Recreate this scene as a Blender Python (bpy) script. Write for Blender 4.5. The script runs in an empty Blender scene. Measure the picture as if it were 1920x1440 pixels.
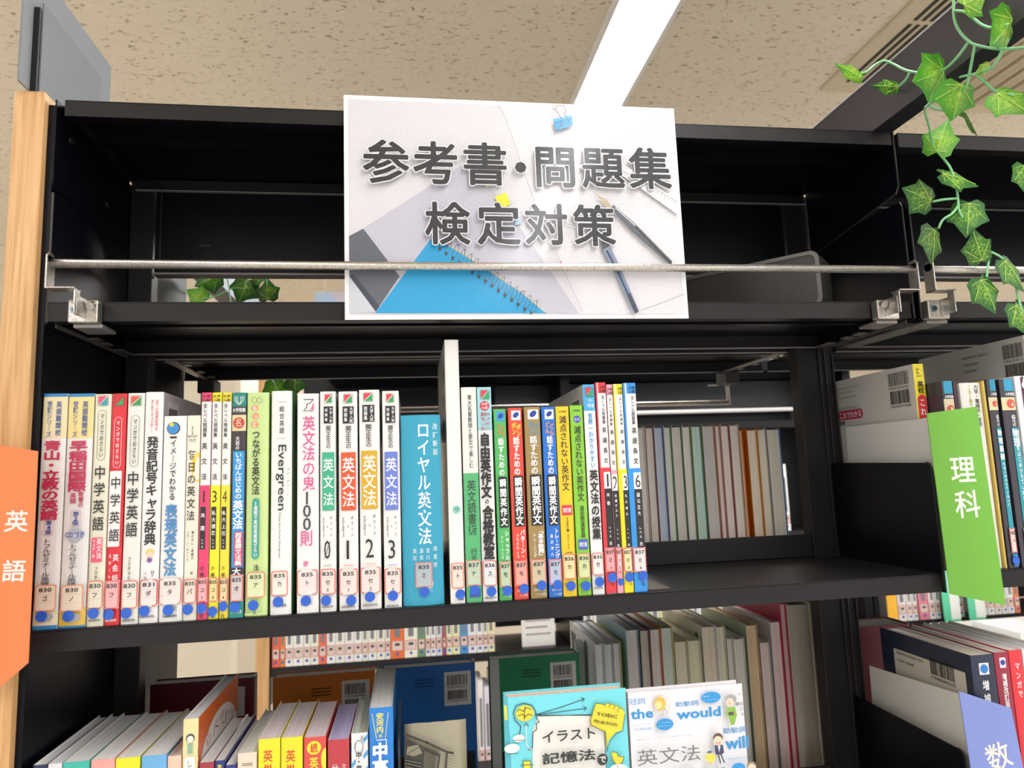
import bpy, math, random
import numpy as np
from mathutils import Vector
S = bpy.context.scene
COL = S.collection
random.seed(7)

# ------------------------------------------------------------------ camera
CX, CY, CZ = 0.3376, -0.6993, 0.1215
YAW, PITCH, ROLL, FPX = 0.1477, 0.1306, -0.0371, 1310.2
_f = Vector((math.sin(YAW)*math.cos(PITCH), math.cos(YAW)*math.cos(PITCH), math.sin(PITCH)))
_r = Vector((math.cos(YAW), -math.sin(YAW), 0)); _u = _r.cross(_f)
_c, _s = math.cos(ROLL), math.sin(ROLL)
RT = _c*_r + _s*_u; UP = -_s*_r + _c*_u; FW = _f
CAM = Vector((CX, CY, CZ))
from mathutils import Matrix
cam = bpy.data.cameras.new('camera'); co = bpy.data.objects.new('camera', cam); COL.objects.link(co)
co.matrix_world = Matrix(((RT.x, UP.x, -FW.x, CX), (RT.y, UP.y, -FW.y, CY), (RT.z, UP.z, -FW.z, CZ), (0, 0, 0, 1)))
cam.sensor_width = 36; cam.lens = FPX/1920*36; cam.clip_start = .02; cam.clip_end = 60
cam.dof.use_dof = True; cam.dof.focus_distance = .78; cam.dof.aperture_fstop = 7.5
S.camera = co
S.view_settings.view_transform = 'Standard'; S.view_settings.look = 'None'
S.view_settings.gamma = 1; S.view_settings.use_curve_mapping = False
S.view_settings.exposure = 0.1
W = bpy.data.worlds.new('world'); S.world = W; W.use_nodes = True
W.node_tree.nodes['Background'].inputs[0].default_value = (1.0, .985, .965, 1)
W.node_tree.nodes['Background'].inputs[1].default_value = 1.02
LIGHT = 27.0      # emission of the ceiling tubes
ROOM_Z = 1.20    # ceiling height above the book shelf
FLOOR_Z = -1.45

# ------------------------------------------------------------------ helpers
def pt(ax, c, px, py):
    d = FW + RT*((px-960)/FPX) - UP*((py-720)/FPX)
    return CAM + d*((c-CAM[ax])/d[ax])
def lin(c):
    c /= 255.
    return c/12.92 if c <= .04045 else ((c+.055)/1.055)**2.4
def rgb(h):
    h = h.lstrip('#')
    return tuple(lin(int(h[i:i+2], 16)) for i in (0, 2, 4))+(1,)
_m = {}
def mat(h, rough=.45, metal=0, coat=0, bump=0, bs=400, spec=.5, emit=0):
    k = (h, rough, metal, coat, bump, bs, spec, emit)
    if k in _m: return _m[k]
    m = bpy.data.materials.new('paint_'+h.strip('#')); m.use_nodes = True
    nt = m.node_tree; b = nt.nodes['Principled BSDF']
    b.inputs['Base Color'].default_value = rgb(h); b.inputs['Roughness'].default_value = rough
    b.inputs['Metallic'].default_value = metal; b.inputs['Specular IOR Level'].default_value = spec
    if coat:
        b.inputs['Coat Weight'].default_value = coat; b.inputs['Coat Roughness'].default_value = .12
    if emit:
        b.inputs['Emission Color'].default_value = rgb(h); b.inputs['Emission Strength'].default_value = emit
    if bump:
        n = nt.nodes.new('ShaderNodeTexNoise'); n.inputs['Scale'].default_value = bs; n.inputs['Detail'].default_value = 2
        g = nt.nodes.new('ShaderNodeNewGeometry'); nt.links.new(g.outputs['Position'], n.inputs['Vector'])
        bm_ = nt.nodes.new('ShaderNodeBump'); bm_.inputs['Strength'].default_value = bump; bm_.inputs['Distance'].default_value = .0006
        nt.links.new(n.outputs[0], bm_.inputs['Height']); nt.links.new(bm_.outputs[0], b.inputs['Normal'])
    _m[k] = m
    return m
def nodemat(name, rough=.5):
    m = bpy.data.materials.new(name); m.use_nodes = True
    nt = m.node_tree; b = nt.nodes['Principled BSDF']; b.inputs['Roughness'].default_value = rough
    return m, nt, b, nt.nodes.new, nt.links.new
def ramp(nt, fac, stops):
    r = nt.nodes.new('ShaderNodeValToRGB'); e = r.color_ramp.elements
    while len(e) < len(stops): e.new(.5)
    for i, (p, c) in enumerate(stops): e[i].position = p; e[i].color = rgb(c)
    nt.links.new(fac, r.inputs[0]); return r.outputs[0]
def wood_mat():
    m, nt, b, N, L = nodemat('beech_laminate', .45)
    g = N('ShaderNodeNewGeometry'); mp = N('ShaderNodeMapping'); mp.inputs['Scale'].default_value = (120, 60, 5)
    L(g.outputs['Position'], mp.inputs[0]); n = N('ShaderNodeTexNoise'); n.inputs['Scale'].default_value = 1.3; n.inputs['Detail'].default_value = 5
    n.inputs['Distortion'].default_value = 1.2
    L(mp.outputs[0], n.inputs['Vector']); L(ramp(nt, n.outputs[0], [(.3, '#b98a55'), (.5, '#cda06c'), (.72, '#dab37f')]), b.inputs['Base Color'])
    return m
def ceiling_mat():
    m, nt, b, N, L = nodemat('rockwool_ceiling', .9)
    g = N('ShaderNodeNewGeometry'); mp = N('ShaderNodeMapping'); mp.inputs['Scale'].default_value = (50, 108, 70)
    mp.inputs['Rotation'].default_value = (0, 0, .12)
    L(g.outputs['Position'], mp.inputs[0]); n = N('ShaderNodeTexNoise'); n.inputs['Scale'].default_value = 1.15; n.inputs['Detail'].default_value = 3
    n.inputs['Distortion'].default_value = .6
    L(mp.outputs[0], n.inputs['Vector'])
    L(ramp(nt, n.outputs[0], [(.32, '#9c8a70'), (.35, '#cdbea4'), (.39, '#e4d7bf'), (.6, '#e6dac4')]), b.inputs['Base Color'])
    bu = N('ShaderNodeBump'); bu.inputs['Strength'].default_value = .5; bu.inputs['Distance'].default_value = .003
    L(n.outputs[0], bu.inputs['Height']); L(bu.outputs[0], b.inputs['Normal'])
    return m
def page_mat(name, a, c, axis=0, sc=1600):
    m, nt, b, N, L = nodemat(name, .8)
    g = N('ShaderNodeNewGeometry'); mp = N('ShaderNodeMapping')
    s = [6, 6, 6]; s[axis] = sc; mp.inputs['Scale'].default_value = s
    L(g.outputs['Position'], mp.inputs[0]); n = N('ShaderNodeTexNoise'); n.inputs['Scale'].default_value = 1; n.inputs['Detail'].default_value = 1
    L(mp.outputs[0], n.inputs['Vector']); L(ramp(nt, n.outputs[0], [(.35, a), (.62, c)]), b.inputs['Base Color'])
    return m
def metal_mat():
    m, nt, b, N, L = nodemat('galvanised_steel', .38)
    b.inputs['Metallic'].default_value = 1
    n = N('ShaderNodeTexNoise'); n.inputs['Scale'].default_value = 500; g = N('ShaderNodeNewGeometry'); L(g.outputs['Position'], n.inputs['Vector'])
    L(ramp(nt, n.outputs[0], [(.3, '#b2aca4'), (.7, '#dad5ce')]), b.inputs['Base Color'])
    return m
BLACK = mat('#1c1a1b', .42, bump=.12, bs=900, spec=.32)
BLACK_SHADED = mat('#090a12', .36, bump=.08, bs=500, spec=.2)  # same black steel, with the shade of undersides and interior put into its colour
GREY_LIT = mat('#8a8380', .5)  # black steel lips catching light, the brightness put into the colour
WOOD = wood_mat(); CEIL = ceiling_mat(); STEEL = metal_mat()
PAGE = page_mat('page_edges', '#d8d5d2', '#eceae6'); PAGEC = page_mat('cream_page_edges', '#c9bfb0', '#e6dccd')
PAGES = {}
def pagem(h):
    if h not in PAGES:
        r, g_, b_ = [int(h[i:i+2], 16) for i in (1, 3, 5)]
        d = '#%02x%02x%02x' % (int(r*.92), int(g_*.92), int(b_*.92))
        PAGES[h] = page_mat('pages_'+h[1:], d, h)
    return PAGES[h]

def tag(o, label=None, cat=None, group=None, kind=None):
    if label: o['label'] = label
    if cat: o['category'] = cat
    if group: o['group'] = group
    if kind: o['kind'] = kind
    return o
def thing(name, loc, label, cat, group=None):
    o = bpy.data.objects.new(name, None); o.location = loc; o.empty_display_size = .02; COL.objects.link(o)
    return tag(o, label, cat, group)
def abs_loc(p):
    v = Vector((0, 0, 0))
    while p is not None: v = v+Vector(p.location); p = p.parent
    return v
def ink(h):   # printing inks and coated paper reflect a little less than the nominal hex
    return '#'+''.join('%02x' % int(int(h[i:i+2], 16)*.925) for i in (1, 3, 5))
class M:
    """collects world-space polygons with materials, builds ONE mesh object"""
    def __init__(s): s.v = []; s.f = []; s.mi = []; s.ms = []
    def m(s, mt):
        if mt not in s.ms: s.ms.append(mt)
        return s.ms.index(mt)
    def add(s, vs, fs, mt):
        b = len(s.v); s.v += [tuple(x) for x in vs]; i = s.m(mt)
        s.f += [tuple(b+k for k in f) for f in fs]; s.mi += [i]*len(fs); return s
    def box(s, x0, x1, y0, y1, z0, z1, mt):
        vs = [(x, y, z) for x in (x0, x1) for y in (y0, y1) for z in (z0, z1)]
        return s.add(vs, [(0, 1, 3, 2), (4, 6, 7, 5), (0, 4, 5, 1), (2, 3, 7, 6), (0, 2, 6, 4), (1, 5, 7, 3)], mt)
    def prism(s, pts, vec, mt, cap=None):
        n = len(pts); vec = Vector(vec); a = [Vector(p) for p in pts]; vs = a+[p+vec for p in a]
        s.add(vs, [(i, (i+1) % n, n+(i+1) % n, n+i) for i in range(n)], mt)
        s.add(vs, [tuple(range(n))[::-1], tuple(range(n, 2*n))], cap or mt); return s
    def tube(s, pts, r, mt, n=10):
        pts = [Vector(p) for p in pts]; vs = []; fs = []
        for i, p in enumerate(pts):
            t = (pts[min(i+1, len(pts)-1)]-pts[max(i-1, 0)]).normalized()
            a = t.orthogonal().normalized() if i == 0 else (a-t*a.dot(t)).normalized(); b = t.cross(a)
            vs += [p+(a*math.cos(k*6.2832/n)+b*math.sin(k*6.2832/n))*r for k in range(n)]
        for i in range(len(pts)-1):
            for k in range(n): fs.append((i*n+k, i*n+(k+1) % n, (i+1)*n+(k+1) % n, (i+1)*n+k))
        fs += [tuple(range(n))[::-1], tuple(range((len(pts)-1)*n, len(pts)*n))]
        return s.add(vs, fs, mt)
    def build(s, name, parent=None, bevel=0, smooth=False, loc=None):
        base = abs_loc(parent)
        org = Vector(loc) if loc is not None else (base if parent else Vector((0, 0, 0)))
        if parent is None and loc is None and s.v:
            xs = np.array(s.v); org = Vector(((xs[:, 0].min()+xs[:, 0].max())/2, (xs[:, 1].min()+xs[:, 1].max())/2, xs[:, 2].min()))
        me = bpy.data.meshes.new(name)
        me.from_pydata([(v[0]-org.x, v[1]-org.y, v[2]-org.z) for v in s.v], [], s.f)
        for mt in s.ms: me.materials.append(mt)
        me.polygons.foreach_set('material_index', s.mi)
        if smooth: me.polygons.foreach_set('use_smooth', [True]*len(s.f))
        me.update()
        o = bpy.data.objects.new(name, me); COL.objects.link(o)
        if parent: o.parent = parent; o.location = org-base
        else: o.location = org
        if bevel:
            b = o.modifiers.new('bevel', 'BEVEL'); b.width = bevel; b.segments = 2; b.limit_method = 'ANGLE'; b.angle_limit = .6
            b.harden_normals = False
        return o
# ---- flat print
_g = {}
def glyphs(s, bold=0.):
    k = (s, bold)
    if k not in _g and bold >= .014:   # bold = the regular outline stamped in a small ring
        v, f = glyphs(s, 0.); n = len(v); nn = 6 if bold < .04 else 10; r = bold*(1.0 if ord(s[0]) > 255 else .9); V = []; F = []
        for j in range(nn):
            a = 6.28319*j/nn+.3; V.append(v+np.array((math.cos(a)*r, math.sin(a)*r, j*1.1e-5), 'f')); F += [tuple(q+n*j for q in g) for g in f]
        _g[k] = (np.concatenate(V) if n else v, F)
    if k not in _g:
        c = bpy.data.curves.new('t', 'FONT'); c.body = s; c.resolution_u = 2; c.offset = bold; c.fill_mode = 'FRONT'
        o = bpy.data.objects.new('t', c); me = o.to_mesh()
        n = len(me.vertices); a = np.empty(n*3, 'f'); me.vertices.foreach_get('co', a)
        _g[k] = (a.reshape(-1, 3).copy(), [tuple(p.vertices) for p in me.polygons])
        o.to_mesh_clear(); bpy.data.objects.remove(o); bpy.data.curves.remove(c)
    return _g[k]
class Cv(M):
    """a flat (or slightly curved) printed surface: origin O, axes U V, normal N"""
    def __init__(s, O, U, V, N, prof=None, cuts=None, rough=.4, coat=.0, step=.00013):
        super().__init__(); s.O = Vector(O); s.U = Vector(U); s.V = Vector(V); s.N = Vector(N)
        s.prof = prof; s.cuts = cuts or []; s.lay = 1; s.rough = rough; s.coat = coat; s.step = step; s.clip = 0
    def w(s, u, v, dz=0):
        d = s.lay*s.step + dz - (s.prof(u) if s.prof else 0)
        return s.O+s.U*u+s.V*v+s.N*d
    def mm(s, c): return c if not isinstance(c, str) else mat(ink(c), s.rough, coat=s.coat)
    def px(s, x, y):
        d = FW + RT*((x-960)/FPX) - UP*((y-720)/FPX)
        p = CAM + d*((s.O-CAM).dot(s.N)/d.dot(s.N)) - s.O
        return p.dot(s.U), p.dot(s.V)
    def rect(s, u0, v0, u1, v1, c):
        us = [u0]+[x for x in s.cuts if u0+1e-6 < x < u1-1e-6]+[u1]
        for a, b in zip(us, us[1:]): s.add([s.w(a, v0), s.w(b, v0), s.w(b, v1), s.w(a, v1)], [(0, 1, 2, 3)], s.mm(c))
        s.lay += 1; return s
    def poly(s, pts, c):
        s.add([s.w(*p) for p in pts], [tuple(range(len(pts)))], s.mm(c)); s.lay += 1; return s
    def ppoly(s, pts, c): return s.poly([s.px(*p) for p in pts], c)
    def ell(s, u, v, a, b, c, n=24, a0=0, a1=6.28319, rot=0):
        P = []
        for k in range(n):
            t = a0+(a1-a0)*k/(n if a1-a0 > 6.28 else n-1); x, y = a*math.cos(t), b*math.sin(t)
            P.append((u+x*math.cos(rot)-y*math.sin(rot), v+x*math.sin(rot)+y*math.cos(rot)))
        if s.clip: P = [(min(max(a_, -s.clip), s.clip), b_) for a_, b_ in P]
        return s.poly(P, c)
    def line(s, pts, wd, c, closed=False):
        if closed: pts = list(pts)+[pts[0], pts[1]]
        for (a, b), (p, q) in zip(pts, pts[1:]):
            L = math.hypot(p-a, q-b) or 1e-9; nx, ny = -(q-b)/L*wd/2, (p-a)/L*wd/2; ex, ey = (p-a)/L*wd*.3, (q-b)/L*wd*.3
            s.add([s.w(a+nx-ex, b+ny-ey), s.w(a-nx-ex, b-ny-ey), s.w(p-nx+ex, q-ny+ey), s.w(p+nx+ex, q+ny+ey)], [(0, 1, 2, 3)], s.mm(c))
        s.lay += 1; return s
    def pline(s, pts, wd, c, closed=False): return s.line([s.px(*p) for p in pts], wd, c, closed)
    def ring(s, u, v, a, b, wd, c, n=22, a0=0, a1=6.28319): return s.line([(u+a*math.cos(a0+(a1-a0)*k/n), v+b*math.sin(a0+(a1-a0)*k/n)) for k in range(n+1)], wd, c)
    def rrect(s, u0, v0, u1, v1, r, c, wd=None):
        r = min(r, (u1-u0)/2, (v1-v0)/2); P = []
        for cx_, cy_, a in ((u1-r, v1-r, 0), (u0+r, v1-r, 1), (u0+r, v0+r, 2), (u1-r, v0+r, 3)):
            P += [(cx_+r*math.cos((a+k/4)*1.5708), cy_+r*math.sin((a+k/4)*1.5708)) for k in range(5)]
        return s.line(P, wd, c, True) if wd else s.poly(P, c)
    def put(s, vs, fs, c):
        if len(vs): s.add([s.w(*q) for q in vs], fs, s.mm(c))
    def char(s, ch, u, v, w_, h_, c, bold=0, rot=0):
        if ch in ' \u3000': return
        vs, fs = glyphs(ch, bold); a = vs.copy()
        if ord(ch) < 256:
            mn, mx = a.min(0), a.max(0); a[:, 0] -= (mn[0]+mx[0])/2; a[:, 1] -= .36; 
        else: a[:, 0] -= .5; a[:, 1] -= .38
        a[:, 0] *= w_; a[:, 1] *= h_
        if rot:
            cs, sn = math.cos(rot), math.sin(rot); a = np.stack([a[:, 0]*cs-a[:, 1]*sn, a[:, 0]*sn+a[:, 1]*cs, a[:, 2]], 1)
        s.put([(u+x, v+y, z) for x, y, z in a], fs, c)
    def vtext(s, t, u, v1, v0, w_, c, bold=0, hmax=None):
        bold = max(bold, .011)
        t = t.replace('ー', '︱').replace('「', '﹁').replace('」', '﹂').replace('〜', '︴'); n = len(t); p = (v1-v0)/n; h_ = min(p*1.04, hmax or w_*1.28)
        for i, ch in enumerate(t):
            small = ch in 'ゃゅょっャュョッ'
            q_ = 1.3 if ord(ch) < 256 and ch.isalnum() else 1
            s.char(ch, u+(w_*.1 if small else 0), v1-p*(i+.5), w_*q_, h_*q_, c, bold)
        s.lay += 1; return s
    def fit(s, t, u0, v0, u1, v1, c, bold=0, rot=0):
        vs, fs = glyphs(t, bold)
        if not len(vs): return s
        mn, mx = vs.min(0), vs.max(0); mn[2] = 0; mx[2] = 1; a = (vs-mn)/(mx-mn)
        if t == '1': u0, u1 = u0+(u1-u0)*.33, u1-(u1-u0)*.33
        cu, cv_, w_, h_ = (u0+u1)/2, (v0+v1)/2, u1-u0, v1-v0
        if rot == -90: q = [(u0+y*w_, v1-x*h_, z) for x, y, z in a]
        else:
            cs, sn = math.cos(rot), math.sin(rot)
            q = [(cu+(x-.5)*w_*cs-(y-.5)*h_*sn, cv_+(x-.5)*w_*sn+(y-.5)*h_*cs, z) for x, y, z in a]
        s.put(q, fs, c); s.lay += 1; return s
    def barcode(s, u0, v0, u1, v1, c='#26231f', digits=None):
        rd = random.Random(digits or 'x'); x = u0; e = (u1-u0)/60
        while x < u1-e:
            k = rd.choice((1, 1, 2, 3))*e*.8; s.rect2(x, v0, min(x+k, u1), v1, c); x += k+rd.choice((1, 1, 2))*e*.8
        s.lay += 1
        if digits: s.fit(digits, u0, v0-(v1-v0)*.28, u1, v0-(v1-v0)*.08, c)
        return s
    def rect2(s, u0, v0, u1, v1, c): s.add([s.w(u0, v0), s.w(u1, v0), s.w(u1, v1), s.w(u0, v1)], [(0, 1, 2, 3)], s.mm(c))
X_, Y_, Z_ = Vector((1, 0, 0)), Vector((0, 1, 0)), Vector((0, 0, 1))

# ------------------------------------------------------------------ room
def struct(name, m_): return tag(m_.build(name), kind='structure')
struct('floor', M().box(-5, 7, -4, 6, FLOOR_Z-.05, FLOOR_Z, mat('#e6e2dc', .5)))
struct('ceiling', M().box(-5, 7, -4, 6, ROOM_Z, ROOM_Z+.05, CEIL))
struct('wall_back', M().box(-5, 7, 5.0, 5.1, FLOOR_Z, ROOM_Z, mat('#d9cdb9', .8)))
struct('wall_side', M().box(-1.25, -.42, 2.5, 2.6, FLOOR_Z, ROOM_Z, mat('#e8ddc9', .8)))
def ceiling_light(x0, x1, y0, y1, label):
    t = thing('ceiling_light', ((x0+x1)/2, (y0+y1)/2, ROOM_Z-.03), label, 'light', 'strip lights in the ceiling')
    z = ROOM_Z
    M().box(x0-.012, x0, y0, y1, z-.012, z-.0005, mat('#e9e6e0', .4)).box(x1, x1+.012, y0, y1, z-.012, z-.0005, mat('#e9e6e0', .4)).build('frame', t)
    M().box(x0, x1, y0, y1, z-.004, z-.001, mat('#fdfdff', .4, emit=LIGHT)).build('diffuser', t)
    xm = x0*.35+x1*.65
    M().box(xm-.0015, xm+.0015, y0, y1, z-.0065, z-.0045, mat('#c9ccd0', .4)).build('diffuser_seam', t)
ceiling_light(.83, .967, -3.2, 3.6, 'long white fluorescent strip light above the black bookcase, right of the poster')
ceiling_light(-.93, -.83, 2.9, 4.9, 'white fluorescent strip light glimpsed through the gap under the back panel')
ceiling_light(-1.35, -1.21, -3.2, .4, 'unseen white strip light added to light the shelf front, off frame at left')  # added lamp, unseen, for more light from the front
ceiling_light(2.9, 3.04, -3.2, 3.6, 'unseen white strip light added to light the shelf front, off frame at right')  # unseen lamp row, added to brighten the shelf fronts
# air vent
t = thing('air_vent', (1.59, .6, ROOM_Z-.01), 'beige slotted ceiling air vent left of the black beam', 'vent')
VB = mat('#d2c3a4', .6); VD = mat('#2c2720', .8)
M().box(1.53, 1.66, -.5, 1.045, ROOM_Z-.008, ROOM_Z-.0005, VB).build('frame', t, .001)
for i, x in enumerate((1.575, 1.597, 1.619)):
    for y0, y1 in ((-.4, .72), (.735, .99)):
        M().box(x, x+.010, y0, y1, ROOM_Z-.0095, ROOM_Z-.0085, VD).build('slot', t)
t = thing('air_conditioner_panel', (2.2, .6, ROOM_Z-.01), 'beige ceiling panel with parallel louvres right of the black beam', 'vent')
M().box(1.86, 2.55, -.3, 1.12, ROOM_Z-.01, ROOM_Z-.0005, VB).build('frame', t, .002)
for i in range(11):
    x = 1.93+i*.055
    M().box(x, x+.03, -.2, 1.06, ROOM_Z-.018, ROOM_Z-.0105, mat('#b9a98c', .6)).build('louvre', t)

# ------------------------------------------------------------------ bookcases
D = .186; W0, W1 = 0.0, .90; TH = .0188
ZA, ZB, ZT, ZC = 0.0, .3003, .5042, -.30
main = thing('double_sided_bookcase', (.45, .2, FLOOR_Z), 'black steel bookcase with a beech end panel, holding the language study books', 'bookcase')
M().box(-.034, -.0068, -.008, .42, FLOOR_Z, .508, WOOD).build('wooden_end_panel', main, .0012)
M().box(-.0066, -.0008, .0, .415, FLOOR_Z, .4985, BLACK_SHADED).build('steel_end_panel', main, .0006)
def shelf_board(x0, x1, y0, y1, z, parent, m_=BLACK, th=TH, name='shelf_board', label=None):
    # tray shape: top sheet plus four turned-down lips, shade painted on the underside, caught light painted on the rear lip
    k = M(); e = .0012
    k.box(x0, x1, y0, y1, z-.0007, z, m_).box(x0, x1, y0, y1, z-.0015, z-.0007, BLACK_SHADED)
    k.box(x0, x1, y0, y0+e, z-th, z-.0015, m_).box(x0, x1, y0+e, y0+.014, z-th, z-th+e, BLACK_SHADED)
    k.box(x0, x1, y1-e, y1, z-th, z-.0015, m_).box(x0, x1, y1-.006, y1-e, z-th, z-th+e, GREY_LIT)
    k.box(x0, x1, (y0+y1)/2-.02, (y0+y1)/2-.012, z-.009, z-.0015, BLACK_SHADED)
    o = k.build(name, parent); 
    if label: o['label'] = label
    return o
def end_plate(x, z, h, parent, y1=D, name='end_plate'):
    # side bracket of a cantilever shelf: rounded front corner
    P = [(0, -.020), (0, h-.006), (.006, h), (y1-.002, h+.004), (y1-.002, -.020)]
    o = M().prism([(x, a, z+b) for a, b in P], (.0016, 0, 0), BLACK_SHADED).build(name, parent)
    ro = M().tube([(x+.0008, .0006, z-.019), (x+.0008, .0006, z+h-.006), (x+.0008, .003, z+h-.0012), (x+.0008, .008, z+h+.0004)], .0011, mat('#2a2826', .35), 6)
    ro.build('rim', o)
for z in (ZA, ZB, ZC, -.6, -.9, -1.2):
    shelf_board(W0+.001, W1, .0, D, z, main)
    if z > -.8: end_plate(W1+.0035, z, .119 if z < ZB else .1195, main)
shelf_board(W0+.008, W1, .0, D, ZT, main, th=.0165, name='top_board')
M().box(-.0005, .0079, .010, .40, ZT-.003, ZT-.001, BLACK).build('top_filler', main)
# left shelf bracket of the upper shelf
for z in (ZB,):
    P = [(0, -.022), (0, .108), (.004, .112), (D-.002, .114), (D-.002, -.022)]
    M().prism([(-.0006, a, z+b) for a, b in P], (.0014, 0, 0), BLACK_SHADED).build('end_plate', main)
    M().tube([(.0012, .0, z-.02), (.0012, .0, z+.108)], .0012, mat('#3a3836', .3), 6).build('rim', main)
# hooks under the brackets
for x, sx in ((.004, 1), (.886, -1)):
    for y in (.075, .10, .14, .155):
        M().box(x, x+.012, y, y+.012, ZB-TH-.0025, ZB-TH-.0005, mat('#77716c', .4, metal=.6)).build('hook_tab', main)
    M().prism([(x+(0 if sx > 0 else .014), .01, ZB-TH-.004), (x+(0 if sx > 0 else .014), D-.004, ZB-TH-.004), (x+(0 if sx > 0 else .014), D-.004, ZB-TH-.0005), (x+(0 if sx > 0 else .014), .01, ZB-TH-.0005)], (.002, 0, 0), mat('#4c4844', .4)).build('bracket_edge', main)
# hanging top bracket on the right: trapezoid that slopes back down
P = [(0, .0), (0, -.066), (.006, -.073), (D-.004, -.092), (D-.004, 0)]
M().prism([(W1+.0015, a, ZT+b) for a, b in P], (.0016, 0, 0), BLACK_SHADED).build('top_bracket', main)
M().tube([(W1+.0023, -.0004, ZT), (W1+.0023, -.0004, ZT-.066), (W1+.0023, .005, ZT-.0735), (W1+.0023, D-.01, ZT-.0925)], .0011, mat('#33302e', .3), 6).build('rim', main)
P = [(0, .0), (0, -.086), (.004, -.09), (D-.004, -.092), (D-.004, 0)]
M().prism([(-.0006, a, ZT+b) for a, b in P], (.0014, 0, 0), BLACK_SHADED).build('top_bracket', main)
for y, z in ((.03, ZT-.028), (.12, ZT-.06)):
    M().tube([(.0008, y, z), (.0024, y, z)], .0035, mat('#2b2b2f', .3), 12).build('rivet', main)
# posts between the two faces
for x0, x1 in ((.0005, .028), (.868, .9215)):
    k = M().box(x0, x1, D+.0005, D+.022, FLOOR_Z, ZT-.002, BLACK)
    k.build('upright_post', main, .001)
for x in (.8985, .907, .9185):
    M().box(x, x+.0015, D-.003, D-.0002, -1.2, ZB-.02, mat('#2e2b29', .35)).build('post_flange', main)
# back panels
k = M().box(.030, .866, D+.002, D+.004, .384, ZT-.002, BLACK_SHADED).box(.030, .866, D-.006, D+.002, .4895, .5015, BLACK).box(.030, .866, D-.004, D+.014, .3815, .384, GREY_LIT)
k.build('back_panel', main)
M().box(.036, .0375, D-.0002, D+.0018, .39, .487, mat('#2e2b29', .35)).build('panel_seam', main)
M().box(.082, .097, D+.000, D+.002, .4175, .4215, mat('#050505', .5)).build('slot', main)
M().box(.029, .867, D+.002, D+.006, .0005, .030, BLACK).build('back_stop', main, .0008)
M().box(.029, .867, D+.002, D+.006, -.2995, -.262, BLACK).build('back_stop', main, .0008)
# rear face of the double sided case
YR0, YR1 = D+.024, .409
for z in (ZA, ZB, ZC, -.6): 
    o = shelf_board(.0015, .935, YR0, YR1, z, main, name='rear_shelf_board')
    M().box(.0015, .935, YR0, YR0+.004, z-TH-.0015, z-TH-.0002, GREY_LIT).build('lip', main)  # lip strip coloured as if catching light
shelf_board(.0015, .935, YR0, YR1, ZT, main, name='rear_top_board')
for x0 in (.036, .852):
    P = [(x0, .215, ZB-TH-.003), (x0+.014, .215, ZB-TH-.003), (x0+.008, .385, ZB-TH-.003), (x0, .385, ZB-TH-.003)]
    M().prism(P, (0, 0, .002), mat('#8a837c', .4, metal=.3)).build('rear_bracket', main)
    for y in (.24, .30, .35): M().box(x0+.014, x0+.022, y, y+.012, ZB-TH-.003, ZB-TH-.001, mat('#77716c', .4, metal=.5)).build('hook_tab', main)
# right-hand bay
rb = thing('right_bookcase', (1.36, .2, FLOOR_Z), 'black steel bookcase bay at the right edge behind the ivy, holding the science books', 'bookcase')
B0, B1 = .9455, 1.85
for z in (ZA, ZB, ZC, -.6, -.9): 
    shelf_board(B0, B1, .0, D, z, rb); shelf_board(B0, B1, YR0, YR1, z, rb, name='rear_shelf_board')
    if z in (ZB,):
        M().box(B0, B1, YR0, YR0+.004, z-TH-.0015, z-TH-.0002, GREY_LIT).build('lip', rb)
M().prism([(.9115, a, ZB+b) for a, b in ((0, -.02), (0, .110), (.006, .1185), (D, .12), (D, -.02))], (.0014, 0, 0), BLACK_SHADED).build('end_plate', rb)
M().tube([(.9122, -.0004, ZB-.02), (.9122, -.0004, ZB+.112)], .0011, mat('#33302e', .3), 6).build('rim', rb)
shelf_board(.909, B1, .0, D, ZT-.001, rb, th=.0175, name='top_board')
k = M().box(.94, B1, D+.002, D+.004, .384, ZT-.002, BLACK_SHADED).box(.94, B1, D-.006, D+.002, .4895, .5015, BLACK).box(.94, B1, D-.004, D+.014, .3815, .384, GREY_LIT)
k.build('back_panel', rb)
M().box(B1-.03, B1, D+.0005, D+.022, FLOOR_Z, ZT-.002, BLACK).build('upright_post', rb)
P = [(.905+.012, .03, ZB-TH-.004), (.905+.045, .03, ZB-TH-.004), (.905+.035, .16, ZB-TH-.004), (.905+.012, .16, ZB-TH-.004)]
M().prism(P, (0, 0, .002), mat('#57524d', .4)).build('shelf_bracket', rb)

# tie beam over the aisle
t = thing('tie_beam', (.89, .0, ZT), 'long black steel tie beam on top of the bookcase crossing the aisle at upper right', 'beam')
M().box(.8775, .8785, -2.6, .18, ZT+.0005, ZT+.062, mat('#48434a', .5)).box(.8787, .904, -2.6, .18, ZT+.0005, ZT+.002, mat('#17161d', .4)).box(.903, .904, -2.6, .18, ZT+.002, ZT+.062, mat('#17161d', .4)).build('channel', t)  # one steel channel: lit side painted paler, shaded underside painted darker
M().tube([(.877, -2.6, ZT+.062), (.877, .18, ZT+.062)], .0009, mat('#b8b8c4', .3), 6).build('edge_highlight', t)  # pale strip drawing the highlight along the beam's top edge

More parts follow.
